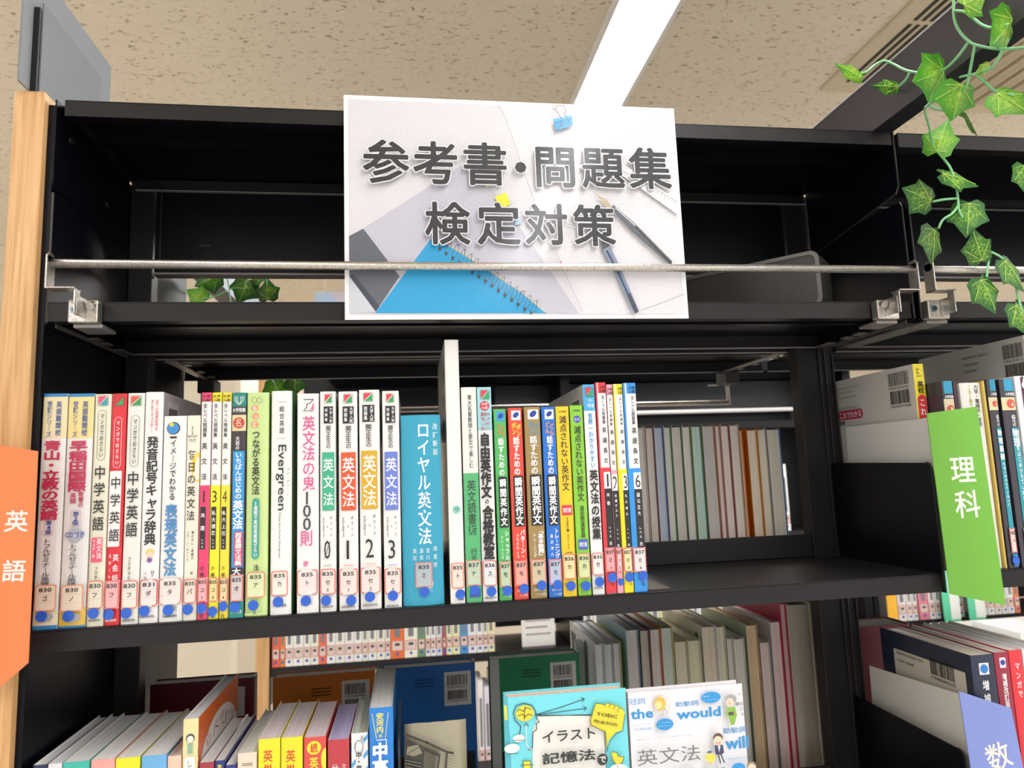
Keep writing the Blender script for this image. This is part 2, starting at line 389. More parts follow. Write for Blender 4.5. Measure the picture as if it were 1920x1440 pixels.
# guard rails
def bracket(k, x, sx, y, z, zshelf):
    # sx=+1 : bracket at the left end of a rod
    a = .0016; wd = .010
    def strip(p, q, n, wd=.010):   # thin strap between p and q in the XZ plane, depth wd along Y
        (x0, z0), (x1, z1) = p, q
        k.box(min(x0, x1)-a/2, max(x0, x1)+a/2, y-wd/2+n, y+wd/2+n, min(z0, z1)-a/2, max(z0, z1)+a/2, STEEL)
    ztop, zm, zb = z+.006, z-.024, zshelf-.022
    xb = x+sx*.0235
    strip((x, ztop), (x, zm), 0, .015); strip((x, zm), (xb, zm), 0, .015); strip((xb, zm), (xb, zshelf-.019), 0)
    k.tube([(x-a/2, y, z+.004), (x+a/2, y, z+.004)], .0065, STEEL, 14)
def clamp(x, sx, parent, zs):
    k = M(); xa, xb = sorted((x+sx*.0085, x+sx*.0345))
    k.box(xa, xb, -.0125, -.0015, zs-.0225, zs-.001, STEEL)
    k.box(xa+.002, xb+.002, -.006, .026, zs-.0265, zs-.0225, mat('#8d8985', .4, metal=.7))
    o = k.build('clamp', parent, .0012)
    M().tube([(x+sx*.0150, -.0140, zs-.011), (x+sx*.0150, -.012, zs-.011)], .0040, mat('#7d97a5', .25, metal=1), 12).build('screw', o)
    M().tube([(x+sx*.0150, -.0146, zs-.011), (x+sx*.0150, -.0140, zs-.011)], .0026, mat('#1e2930', .4), 6).build('screw_socket', o)
    M().tube([(x+sx*.0295, -.0175, zs-.008), (x+sx*.0295, -.012, zs-.006)], .0038, STEEL, 10).build('bolt', o)
def guard_rail(x0, x1, zr, label, right=True, left=True, y=-.030, zs=ZB, rd=.0042):
    t = thing('guard_rail', ((x0+x1)/2, y, zs), label, 'rail')
    M().tube([(x0, y, zr), (x1, y, zr)], rd, STEEL, 14).build('rod', t, smooth=True)
    for x, sx, on in ((x0, 1, left), (x1, -1, right)):
        if on:
            k = M(); bracket(k, x, sx, y, zr, zs)
            k.box(*sorted((x+sx*.0235, x+sx*.0248)), -.032, -.0126, zs-.0195, zs-.001, STEEL)
            k.build('bracket', t, .0006); clamp(x, sx, t, zs)
    return t
guard_rail(.0165, .8845, .3285, 'brushed steel guard rail across the upper shelf in front of the poster')
guard_rail(.9035, 1.82, .3285, 'steel guard rail of the right bay behind the hanging ivy')

# grey end sign upper left
t = thing('aisle_end_sign', (-.02, .07, .508), 'grey sheet metal sign holder standing on the wooden end panel', 'sign')
G1 = mat('#7b8083', .7, bump=.15, bs=300); G2 = mat('#6f7478', .65, bump=.1, bs=300)
M().box(-.0225, -.0205, -.026, .168, .508, .642, G1).build('back_plate', t)
M().box(-.0150, -.0136, -.004, .125, .508, .603, G2).box(-.0205, -.0150, -.008, -.0045, .508, .596, mat('#101012', .5)).build('front_plate', t)

# ------------------------------------------------------------------ books
def mk_prof(w, b, p=6): return lambda u: b*min(1, abs(2*u/w))**p
class Book:
    def __init__(s, x0, x1, ytop, label, cover='#f2f0ec', side=None, page=None, yf=.004, zb=0., depth=.148, h=None, bulge=.0009, pw=6, group='study books on the middle shelf', name='book', cat='book', rough=.32, tall=None):
        a = pt(1, yf, x0, 0) if False else None
        # base x from the pixel columns at the shelf line
        def bx(px):
            # intersection of the column with plane Y=yf at height zb : iterate on py
            y = 1100
            for _ in range(12):
                p = pt(1, yf, px, y); y += (p.z-zb)*FPX/(yf-CY)
            return pt(1, yf, px, y).x
        s.x0, s.x1 = (bx(x0), bx(x1)) if isinstance(x0, int) or x0 > 5 else (x0, x1)
        s.x0 += .0002; s.x1 -= .0002
        s.w = s.x1-s.x0; s.xc = (s.x0+s.x1)/2; s.yf = yf; s.zb = zb
        if h is None:
            # find height: pixel row ytop at the book's own column
            px = (x0+x1)/2 if x0 > 5 else 960
            for _ in range(20):
                z = pt(1, yf, px, ytop).z; xx = pt(1, yf, px, ytop).x; px += (s.xc-xx)*FPX/(yf-CY)
            h = pt(1, yf, px, ytop).z-zb
        s.h = h; s.d = depth
        s.t = thing(name, (s.xc, yf, zb), label, cat, group)
        n = 10; us = [(-.5+k/n)*s.w for k in range(n+1)]; us[1] = -.46*s.w; us[-2] = .46*s.w
        s.prof = mk_prof(s.w, bulge, pw); s.us = us
        e = .0004; sm = mat(ink(side or cover), rough, coat=.3); cm = mat(ink(cover), rough, coat=.3)
        outer = [(s.xc+u, yf+s.prof(u)) for u in us]
        k = M()
        path = [(s.x0, yf+depth)]+outer+[(s.x1, yf+depth)]
        inn = [(s.x0+e, yf+depth)]+[(s.xc+u*(1-2*e/s.w), yf+s.prof(u)+e) for u in us]+[(s.x1-e, yf+depth)]
        N = len(path); vs = [(x, y, zb+z) for z in (0.0003, h) for x, y in path]+[(x, y, zb+z) for z in (0.0003, h) for x, y in inn]
        for i in range(N-1):
            mt = cm if 1 <= i < N-2 else sm
            k.add([vs[i], vs[i+1], vs[N+i+1], vs[N+i]], [(0, 1, 2, 3)], mt)
            a, b = 2*N+i, 2*N+i+1
            k.add([vs[a], vs[b], vs[N+b], vs[N+a]], [(3, 2, 1, 0)], mat('#efede8', .6))
            k.add([vs[N+i], vs[N+i+1], vs[N+b], vs[N+a]], [(0, 1, 2, 3)], mt)
            k.add([vs[i], vs[i+1], vs[b], vs[a]], [(3, 2, 1, 0)], mt)
        for i in (0, N-1): k.add([vs[i], vs[N+i], vs[3*N+i], vs[2*N+i]], [(0, 1, 2, 3)], sm)
        o = k.build('cover', s.t)
        pm = page or PAGE
        if s.w > .004:
            gx = e+.0002; inset = max(bulge, .001)+e+.0004
            M().box(s.x0+gx, s.x1-gx, yf+inset, yf+depth-.003, zb+.002, zb+h-.0022, pm).build('page_block', s.t)
        s.cv = Cv((s.xc, yf, zb), X_, Z_, -Y_, s.prof, us, rough=rough, coat=.3)
        s.cv.lay = 1; s.cv.clip = s.w/2
    def vz(s, y):
        px = 960
        for _ in range(8):
            p = pt(1, s.yf, px, y); px += (s.xc-p.x)*FPX/(s.yf-CY)
        return min(s.h, pt(1, s.yf, px, y).z-s.zb)
    def R(s, y0, y1, c, a=0, b=1):
        u0, u1 = (a-.5)*s.w, (b-.5)*s.w; s.cv.rect(u0, max(.0004, s.vz(y1)), u1, s.vz(y0), c); return s
    def RR(s, y0, y1, c, a=0, b=1, r=.3, wd=None): s.cv.rrect((a-.5)*s.w, s.vz(y1), (b-.5)*s.w, s.vz(y0), r*s.w, c, wd); return s
    def T(s, t, y0, y1, x=.5, w=.6, c='#222222', b=0): s.cv.vtext(t, (x-.5)*s.w, s.vz(y0), s.vz(y1), w*s.w, c, b); return s
    def H(s, t, y0, y1, a=.15, b=.85, c='#222222', bold=0, rot=0): s.cv.fit(t, (a-.5)*s.w, s.vz(y1), (b-.5)*s.w, s.vz(y0), c, bold, rot); return s
    def O(s, x, y, r, c, ry=None): s.cv.ell((x-.5)*s.w, s.vz(y), r*s.w, (ry or r)*s.w, c); return s
    def logo(s, y0, y1, a=.2, b=.85, c1='#e03f4a', c2='#3aa45a'):
        u0, u1, v1, v0 = (a-.5)*s.w, (b-.5)*s.w, s.vz(y0), s.vz(y1); e = .0006
        s.cv.rrect(u0-e, v0-e, u1+e, v1+e, .0012, '#555555', .0003)
        s.cv.poly([(u0, v0+e), (u1-e, v1), (u0, v1)], c1); s.cv.poly([(u0+e, v0), (u1, v0), (u1, v1-e)], c2); return s
    def done(s):
        c = s.cv
        if c.f:   # printed areas far apart on the spine are parts of their own
            iv_ = sorted((min(c.v[k][2] for k in f), max(c.v[k][2] for k in f), i) for i, f in enumerate(c.f))
            gr = [[]]; top = iv_[0][1]
            for a, b, i in iv_:
                if a > top+.015: gr.append([])
                gr[-1].append(i); top = max(top, b)
            for j, g in enumerate(gr):
                k = M(); k.v = c.v if len(gr) == 1 else []; k.ms = c.ms; k.mi = [c.mi[i] for i in g]
                if len(gr) == 1: k.f = [c.f[i] for i in g]
                else:
                    mp_ = {}
                    for i in g:
                        for q in c.f[i]:
                            if q not in mp_: mp_[q] = len(k.v); k.v.append(c.v[q])
                        k.f.append(tuple(mp_[q] for q in c.f[i]))
                k.build('spine_print' if j == len(gr)-1 else 'publisher_mark', s.t)
        return s
    def lab(s, num, kana, y0, y1, x0=.02, x1=.98, extra=None, col='#f0dcd2', line='#ee6f5f'):
        s.done(); lay = s.cv.lay
        c = Cv(s.cv.O, X_, Z_, -Y_, s.prof, s.us, rough=.25, coat=.5); c.lay = lay+1
        u0, u1, v1, v0 = (x0-.5)*s.w, (x1-.5)*s.w, s.vz(y0), s.vz(y1)
        c.rect(u0, v0, u1, v1, col)
        c.rrect(u0+.0006, v0+.0006, u1-.0006, v1-.0006, .002, line, .0009)
        hh = v1-v0; n = 3
        for f in (.36, .66): c.rect(u0+.001, v0+hh*(1-f)-.0001, u1-.001, v0+hh*(1-f)+.0001, '#e0b0a4')
        cu = (u0+u1)/2; wd = min(.0105, (u1-u0)*.72); c.fit(num, cu-wd/2, v1-hh*.27, cu+wd/2, v1-hh*.11, '#2a2a2a', .012)
        kw = min(.0052, (u1-u0)*.5); c.char(kana, cu, v1-hh*.51, kw, kw, '#2a2a2a', .01); c.lay += 1
        if extra: c.fit(extra, cu-.0009, v1-hh*.88, cu+.0009, v1-hh*.76, '#2a2a2a', .01)
        c.build('call_number_label', s.t); s.lay2 = c.lay; return s
    def dot(s, x, y, r=8.6):
        c = Cv(s.cv.O, X_, Z_, -Y_, s.prof, s.us, rough=.3, coat=.4); c.lay = getattr(s, 'lay2', s.cv.lay)+2
        a = r*(s.yf-CY+.03)/FPX
        p = pt(1, s.yf, x, y); u = max(-s.w/2+a*.95, min(s.w/2-a*.95, p.x-s.xc)) if s.w > 2*a else 0
        a = min(a, s.w*.56)
        c.ell(u, p.z-s.zb, min(a, s.w*.5), a, '#1d5fd0'); c.build('round_sticker', s.t); return s

L_ = 'standing on the middle shelf'
# 1, 2
for i, (a, b, main_t, yy, ed, pub, call, kana, dx, dy, lb) in enumerate((
    (59, 107, '青山・立教の英語', (826, 975), '第4版', (1010, 1095), '830', 'ゴ', 80, 1155, 'cream and white book with a blue rim and crimson title, leftmost on the middle shelf'),
    (109, 159, '早稲田国際', (826, 922), '第2版', (1020, 1095), '830', 'ノ', 131, 1154, 'white book with a yellow foot, crimson title and silver disc, second from the left'))):
    k = Book(a, b, 738, lb, '#f3f0ee', '#efeae0')
    k.R(738, 822, '#f3e2b4' if i == 0 else '#f6df94').R(738, 744, '#2a86c4')
    k.R(1146 if i == 0 else 1140, 1174, '#f3e6c4' if i == 0 else '#f3c84c').R(1173, 1181, '#2f8fce')
    k.T('英語難関校', 752, 818, .68, .24, '#2f56a0').T('受験シリーズ', 752, 820, .30, .22, '#2f56a0')
    k.T(main_t, yy[0], yy[1], .48, .74, '#c83058', .035)
    if i: k.T('教養の', 922, 952, .66, .22, '#c83058', .02).T('英語', 924, 944, .36, .26, '#c83058', .02)
    ya = 974 if i == 0 else 957
    k.RR(ya, ya+30, '#e07a96', .32, .68, .06, .0003).T(ed, ya+2, ya+28, .5, .26, '#2a4aa0', .02)
    if i: k.O(.5, 1003, .30, '#b9bfc8').O(.5, 1003, .08, '#ffffff').H('CD付き', 996, 1008, .12, .88, '#3c50a8', .01)
    k.T('トフルゼミナール英語', pub[0], pub[1]+4, .46, .36, '#3a3f48', .01)
    k.O(.5, 1157, .36, '#a9aab2', .2)
    k.lab(call, kana, 1096, 1146, .06, .94, col='#efe0cc', line='#f09070').dot(dx, dy)
# 3-5 manga
for i, (a, b, yt, cov, c1, c2, tx, sub, subc, dx, dy, kan, lb) in enumerate((
    (161, 193, 739, '#efecd6', '#e8577c', '#39a3b4', '#333333', None, None, 177, 1149, 'フ', 'cream comic-style grammar book with a pink and teal corner logo, left of the red one'),
    (194, 223, 738, '#e02a35', '#e02a35', '#35a058', '#ffffff', None, None, 204, 1151, 'フ', 'bright red book with a white panel on its spine, among the cream books at left'),
    (225, 258, 737, '#efeee6', '#ee5a40', '#35a058', '#333333', None, None, 238, 1149, 'フ', 'off-white comic-style English book just right of the bright red book'))):
    k = Book(a, b, yt, lb, cov, cov); k.logo(743, 760, .2, .78, c1, c2)
    bc = '#e02a35' if i == 1 else '#3a3a3a'
    y0, y1 = ((769, 863), (782, 877), (779, 875))[i]
    k.RR(y0, y1, tx, .24, .74, .25, .0003).T('マンガでおさらい', y0+6, y1-5, .49, .28, tx, .005)
    y0, y1 = ((870, 998), (889, 1020), (881, 1009))[i]
    if i == 1: k.RR(y0-6, y1+5, '#fbf8f6', .04, .86, .08)
    k.T('中学英語', y0, y1, .48, .74, '#2b2b2b', .012)
    if i == 0: k.R(1008, 1054, '#ee5a78', .14, .80).T('英文法', 1009, 1048, .62, .34, '#ffffff', .01).T('マスター編', 1011, 1046, .3, .18, '#ffffff', .01).T('フクチ', 1062, 1087, .5, .24, '#333333')
    if i == 1: k.T('英会話', 1036, 1094, .66, .42, '#ffffff', .01).T('スタート', 1036, 1088, .28, .24, '#ffffff', .01)
    if i == 2: k.T('フクチマミ', 1044, 1088, .42, .22, '#333333')
    k.H('KADOKAWA', 1160, 1165, .14, .86, '#ffffff' if i == 1 else '#333333', .02)
    k.lab('830', kan, 1088, 1141, .0, .98, col=('#eee6d0', '#f3b9ba', '#efe9df')[i]).dot(dx, dy)
# 6
k = Book(259, 295, 735, 'white pronunciation dictionary with a small cartoon girl, fore cover and barcode showing', '#f6f3f2', '#b3afb3', depth=.182, bulge=.0012)
k.T('全ての発音記号を', 749, 808, .66, .2, '#d04a50').T('まとめてキャラ化!!', 749, 812, .40, .2, '#d04a50')
k.T('発音記号キャラ辞典', 818, 1022, .48, .66, '#262626', .028)
k.O(.5, 1036, .22, '#f0d070').O(.52, 1040, .16, '#f6dccb').O(.5, 1050, .14, '#8a5aa0').T('Dr.', 1070, 1088, .7, .2, '#333333').T('リチ', 1070, 1088, .3, .18, '#333333')
k.H('KADOKAWA', 1153, 1158, .06, .86, '#333333', .02)
k.lab('831', 'ダ', 1086, 1137, .02, 1.0, line='#e2504c', col='#f0e6e2').dot(272, 1145)
c = Cv((k.x1, k.yf, 0), Y_, Z_, X_, rough=.4); c.rect(.012, k.h-.045, .045, k.h-.008, '#c4c0c4').barcode(.016, k.h-.034, .042, k.h-.014, digits='9784046040')
for j in range(3): c.rect(.055, k.h-.018-j*.006, .10, k.h-.0195-j*.006, '#7c787c')
c.build('cover_print', k.t)
# 7
k = Book(296, 341, 780, 'white grammar book with a globe drawing and blue outlined title', '#f5f4f1', '#eeece8', bulge=.0014)
k.O(.44, 803, .30, '#5a4a3c').O(.42, 803, .26, '#3b8fd8').O(.36, 796, .1, '#f0d83a').R(818, 822, '#4a3a2c', .3, .6)
k.T('イメージでわかる', 824, 938, .46, .30, '#333a44', .015)
k.T('表現英文法', 945, 1080, .44, .56, '#1f4f9c', .03)
k.cv.lay += 1; k.T('表現英文法', 945, 1080, .44, .56, '#4a9ad8', -.004)
k.T('弓桁太', 1092, 1150, .7, .22, '#9a9a9a').T('田中茂範', 1092, 1150, .34, .22, '#9a9a9a').H('Gakken', 1150, 1157, .2, .8, '#222222', .02)
k.lab('835', 'タ', 1084, 1133, .0, .98, col='#f1e8e2').dot(317, 1143)
# 8
k = Book(342, 368, 779, 'pale cream slim grammar book with a yellow circle on its spine', '#f4eddc', '#efe6d0')
k.O(.9, 876, .5, '#f2d23c', 1.2)
k.T('))', 797, 815, .4, .4, '#333333').H('無料音声', 816, 820, .06, .8).H('DL付', 822, 828, .2, .7)
k.T('毎日の英文法', 842, 978, .42, .66, '#2d2a26', .005).T('頭の中に「英語の', 995, 1050, .62, .2, '#333333').T('パターン」をつくる', 995, 1052, .26, .18, '#333333').T('早', 1066, 1084, .6, .24, '#333333')
k.lab('835', 'パ', 1085, 1131, .0, 1, col='#f2e3d6').dot(353, 1142)
# 9-11 levels
for i, (a, b, yb, cov, num, lv, kn, dx, dy, lb) in enumerate((
    (369, 389, 1164, '#ec3f70', '1', '基礎', 'コ', 378, 1140, 'thin white and hot pink workbook numbered 1'),
    (390, 409, 1163, '#f6ec1e', '3', '私大標準', 'コ', 398, 1146, 'thin white and yellow workbook numbered 3, left of the number 4'),
    (410, 428, 1162, '#f8e23a', '4', '私大上位', 'コ', 419, 1136, 'thin white and yellow workbook numbered 4, beside the dark teal book'))):
    k = Book(a, b, 736, lb, '#f5f3f0', ('#ea8fa0', '#f2e020', '#f6e040')[i])
    k.R(736, 753, cov).H('大学', 740, 746, .08, .88, '#2a2a1a', .02).H('入試', 747, 753, .08, .88, '#2a2a1a', .02)
    k.T('全レベル問題集', 756, 820, .4, .42, '#333333').T('英文法', 822, 908, .4, .58, '#2a2a2a', .008)
    k.R(910, 1170, cov).H(num, 920, 942, .2, .68, '#2a2020')
    k.R(950, 1030, '#231f20', .12, .66).T(lv, 955, 1006 if len(lv) > 2 else 1002, .39, .42, '#ffffff', .01).T('レベル', 1009, 1028, .39, .22, '#ffffff').T('小崎', 1058, 1084, .4, .4, '#2a2020').T('社', 1148, 1160, .45, .4, '#2a2020')
    k.lab('835', kn, 1082, 1128, .0, 1, '134'[i], col=('#f2b6bc', '#f1e59a', '#f3dca8')[i]).dot(dx, dy)
# 12
k = Book(429, 457, 736, 'dark book with a teal leaf emblem and a blue title strip', '#3f3439', '#3a3034')
k.R(736, 762, '#0c8a80').R(762, 778, '#41363a').R(778, 808, '#e9d9a6')
for r in (.34, .26, .18, .1): k.cv.line([((.5-r-.5)*k.w+0, k.vz(743)), ((-r)*k.w, k.vz(750)), (-r*k.w*.5, k.vz(756)), (0, k.vz(759)), (r*k.w*.5, k.vz(756)), (r*k.w, k.vz(750)), (r*k.w, k.vz(743))], .0004, '#d9efe8')
k.H('大学受験', 765, 773, .04, .96, '#ffffff', .02).O(.5, 793, .40, '#cf4038').T('名', 783, 802, .5, .5, '#f0d0b0')
k.T('大岩の', 818, 844, .44, .3, '#ffffff', .01).R(846, 1064, '#2e9be0', .14, .94)
k.T('いちばんはじめの', 848, 936, .54, .5, '#ffffff', .02).T('英文法', 938, 992, .54, .72, '#ffffff', .035).RR(996, 1062, '#dd3c60', .3, .9, .2).T('超基礎文法編', 998, 1060, .6, .46, '#ffffff', .02).T('大', 1064, 1078, .5, .6, '#ffffff', .03)
k.R(1128, 1165, '#138c82').H('ファリス', 1143, 1150, .15, .9, '#ffffff', .02)
k.lab('835', 'オ', 1077, 1127, .1, .98, col='#d7cdcd').dot(442, 1137)
# 13
k = Book(458, 501, 736, 'pale green grammar book with orange dots and a teal capsule on its spine', '#cfe89a', '#bfe07a', bulge=.0014)
for j, ch in enumerate('もっと'): 
    k.O(.36+.04*(j == 1), 765+j*15.5, .17, '#f2a079'); k.T(ch, 758+j*15.5, 772+j*15.5, .36+.04*(j == 1), .22, '#ffffff', .02)
k.cv.ring((-.16)*k.w, k.vz(750), .0024, .0026, .0003, '#555555'); k.cv.ring((.08)*k.w, k.vz(751), .0024, .0026, .0003, '#555555'); k.cv.lay += 1
k.T('つながる英文法', 806, 928, .44, .38, '#24301c', .02).RR(934, 1048, '#3aa79a', .30, .62, .16).T('1週間で高校英語総ざらい', 940, 1044, .46, .17, '#ffffff', .02).T('浅', 1056, 1072, .5, .24, '#222222', .01)
k.R(1148, 1153, '#cfe89a').T('人', 1145, 1152, .46, .2, '#333333')
k.lab('835', 'ア', 1072, 1120, .08, .92, col='#dfe9b8', line='#f08868').dot(476, 1134)
# 14
k = Book(505, 546, 733, 'white grammar reference book with a forest green front cover', '#f4f5f2', '#5d9a5c', depth=.15, bulge=.0022, pw=8)
k.R(753, 753.6, '#555555', .3, .74).T('総合英語', 760, 814, .52, .25, '#333333', .01).R(822, 822.6, '#555555', .3, .74)
k.H('Evergreen', 834, 957, .24, .74, '#26302a', .01, rot=-90).T('エバーグリーン', 876, 930, .84, .12, '#444444').H('Keep the Forest Evergreen', 962, 1046, .38, .5, '#444444', 0, rot=-90)
k.H('いいずな書店', 1132, 1138, .1, .8, '#333333', .01)
k.lab('835', 'カ', 1070, 1117, .06, .86, col='#f3ece4', line='#ee6a58').dot(522, 1128)
# 15
k = Book(556, 598, 738, 'white book with pink and grey lettering and a pink corner emblem', '#f7f5f3', '#e9e6e2', bulge=.0012)
k.cv.poly([((.62-.5)*k.w, k.vz(768)), ((.78-.5)*k.w, k.vz(753)), ((.78-.5)*k.w, k.vz(768))], '#ef6d98')
k.cv.line([((.3-.5)*k.w, k.vz(749)), ((.75-.5)*k.w, k.vz(749)), ((.6-.5)*k.w, k.vz(756)), ((.44-.5)*k.w, k.vz(758)), ((.44-.5)*k.w, k.vz(764)), ((.32-.5)*k.w, k.vz(769))], .0008, '#333333')
k.H('CULTURE', 769, 772, .28, .76, '#333333', .02)
k.T('英文法の鬼', 780, 921, .54, .62, '#e0609a', .008).T('100', 921, 994, .46, .62, '#4a4650').T('則', 994, 1024, .44, .62, '#e0609a', .008).T('時', 1050, 1064, .42, .26, '#e0609a', .01).H('2020-1', 1128, 1134, .18, .7, '#777777')
k.lab('835', 'ト', 1068, 1115, -.0, .96, col='#f4e6e2', line='#e8604e').dot(574, 1126)
# 16-19
PC = ('#3fb58b', '#e2582c', '#dcae1e', '#6f83d8')
for i, (a, b, yt, dx, dy, lb) in enumerate((
    (600, 631, 734, 612, 1125, 'white exam workbook numbered 0 with a green block on its spine'),
    (636, 673, 734, 659, 1125, 'white exam workbook numbered 1 with an orange-red block on its spine'),
    (676, 716, 731, 694, 1118, 'white exam workbook numbered 2 with a mustard block on its spine'),
    (721, 754, 733, 737, 1116, 'white exam workbook numbered 3 with a periwinkle block on its spine'))):
    k = Book(a, b, yt, lb, '#f6f4f2', '#e4e2df', bulge=.0013)
    y = yt; o = (.1, .08, .02, .04)[i]
    k.logo(y+6, y+21, .22+o, .64+o)
    k.R(y+28, y+60, '#262424', .14+o, .74+o).T('大学入試', y+29, y+59, .6+o, .18, '#ffffff', .01).T('問題集', y+31, y+57, .30+o, .18, '#ffffff', .01)
    k.T('関正生の', y+64, y+108, .44+o, .32, '#333333', .01)
    k.R(y+114, y+223, PC[i], .08+o*.6, .86+o*.6).T('英文法', y+122, y+218, .47+o*.6, .68, '#ffffff', .002)
    k.T('ポラリス', y+232, y+274, .70, .16, '#444444').T('POLARIS', y+236, y+272, .24, .14, '#444444').H('+', y+251, y+256, .42, .52, '#444444')
    k.H(str(i), y+279, y+314, .26, .66, '#2a2a2a'); k.R(y+325, y+326, PC[i], .24, .76)
    if i == 0: k.cv.line([((.3-.5)*k.w, k.vz(y+312)), ((.64-.5)*k.w, k.vz(y+281))], .0005, '#2a2a2a')
    k.H('KADOKAWA', y+400, y+405, .12, .82, '#333333', .02)
    k.lab('835', 'セ', y+332, y+380, .0, .98, '0123'[i], col='#f4e2dc', line='#ee6a5a').dot(dx, dy)
# 20
k = Book(756, 834, 778, 'thick sky blue grammar book with a rounded spine and white lettering', '#2fa5c6', '#2496b8', depth=.135, bulge=.004, pw=3)
k.T('ロイヤル英文法', 790, 1022, .56, .34, '#ffffff', .012).T('改訂新版', 792, 856, .86, .13, '#e8f6fa').T('高松', 1026, 1052, .3, .1, '#d8eef4').T('須貝', 1026, 1052, .46, .1, '#d8eef4').T('宮川', 1026, 1052, .62, .1, '#d8eef4').T('綿貫陽', 1022, 1068, .8, .1, '#d8eef4')
k.O(.5, 1092, .12, '#cfe8ee').O(.62, 1095, .12, '#cfe8ee').H('Obunsha', 1104, 1109, .52, .72, '#cfe8ee')
k.lab('835', 'ミ', 1054, 1101, .30, .72, col='#aebec4', line='#ea7a6c').dot(796, 1109)
# 21
k = Book(845, 873, 637, 'tall plain white book rising above its neighbours, grey barcoded cover at its left', '#f8f5ef', '#c4c2bc', depth=.182, bulge=.0012)
k.O(.56, 956, .30, '#9ddcd0').H('CD', 951, 956, .38, .74, '#3a5a58', .02).H('つき', 957, 960, .44, .68, '#3a5a58', .02)
k.H('学研', 1121, 1126, .5, .9, '#222222', .03)
k.lab('835', 'ト', 1055, 1103, .08, .98, col='#efe0d6', line='#ef7f68').dot(863, 1114)
c = Cv((k.x0, k.yf, 0), -Y_, Z_, -X_, rough=.4)
c.barcode(-.058, .222, -.022, .238, digits='9784053033222').barcode(-.058, .196, -.022, .212, digits='1920082018003')
for j in range(3): c.rect(-.115, .236-j*.012, -.08, .2345-j*.012, '#8a8884')
c.build('cover_print', k.t)
# 22
k = Book(875, 905, 726, 'white reading book with a green lower half, right of the tall white book', '#f0eee8', '#d9d7d0')
k.R(887, 1140, '#58b877').T('東大名誉教授と原文で楽しむ', 740, 878, .54, .3, '#444444').T('英文読書術', 900, 1004, .5, .58, '#2c4a34', .004).T('行方', 1028, 1054, .54, .42, '#2c4a34')
k.R(1104, 1120, '#3a5ab0', .2, .9)
k.lab('837', 'ナ', 1050, 1098, .02, .98, col='#c3d6bd', line='#ee7f68').dot(890, 1106)
# 23
k = Book(906, 934, 726, 'white composition book with a light blue top and heavy black title', '#f5f4f2', '#9fdbe6')
k.R(726, 807, '#a6dfea').logo(732, 748, .26, .84).O(.5, 761, .34, '#d83a40').H('大学', 755, 760, .28, .72, '#ffffff', .02).H('入試', 762, 767, .28, .72, '#ffffff', .02)
for j, tt in enumerate(('基本の', '「型」が', 'しっかり', '身につく')): k.H(tt, 773+j*9, 780+j*9, .2, .86, '#c83a48', .02)
k.T('自由英作文', 812, 934, .44, .74, '#1f1f1f', .045).T('の', 934, 946, .46, .3, '#1f1f1f', .03).T('合格教室', 948, 1048, .5, .78, '#1f1f1f', .045)
k.H('KADOKAWA', 1118, 1122, .1, .9, '#333333', .02)
k.lab('836', 'ス', 1050, 1098, .02, .98, col='#e4e8ea', line='#ee6f5c').dot(921, 1108)
# 24-27
for i, (a, b, yt, cov, kana, kc, sub, sub2, dx, dy, lb) in enumerate((
    (937, 961, 767, '#56bd66', 'スラスラ', '#f07a4a', 'シャッフル', 'トレーニング', 951, 1107, 'green composition drill book with a black speech strip on its spine'),
    (965, 992, 765, '#ee4b38', 'ポンポン', '#f4e23c', 'パターン・', 'プラクティス', 982, 1103, 'orange-red composition drill book with a black speech strip on its spine'),
    (996, 1027, 763, '#a58a52', 'バンバン', '#3aa4e0', '「基本動詞」', 'トレーニング', 1015, 1097, 'dull gold composition drill book with a black speech strip on its spine'),
    (1030, 1056, 763, '#1f74d8', 'どんどん', '#f2a050', 'トレーニング', '森沢洋介', 1045, 1096, 'blue composition drill book with a black speech strip on its spine'))):
    k = Book(a, b, yt, lb, cov, cov)
    y = yt; k.R(y+5, y+23, '#f3f6f4' if i else '#3d9bd8', .22, .9); k.cv.ell((.56-.5)*k.w, k.vz(y+13), .25*k.w, .17*k.w, '#1f3f9c', rot=.7)
    k.T(kana[:2], y+27, y+50, .38, .36, kc, .03).T(kana[2:], y+30, y+54, .72, .36, kc, .03)
    k.T('話すための', y+54, y+126, .52, .48, '#ffffff', .03)
    k.R(y+127, y+222, '#1c1a1c', .2, .92).T('瞬間英作文', y+130, y+220, .56, .56, '#ffffff', .03)
    k.T(sub, y+228, y+284, .72, .36, '#ffffff', .03).T(sub2, y+236, y+282, .34, .22, '#ffffff', .01).H('CD', y+318, y+328, .4, .8, '#e8e8e8', .02).H('CD BOOK', y+340, y+344, .2, .85, '#ffffff', .02)
    k.H('ベレ出版', y+348, y+353, .3, .9, '#e8e8e8')
    k.lab('837', 'モ', y+285, y+333, .04, .98, col=('#bcd6b2', '#f0a99c', '#d2c4a6', '#b9c6e0')[i], line='#ee5f50').dot(dx, dy)
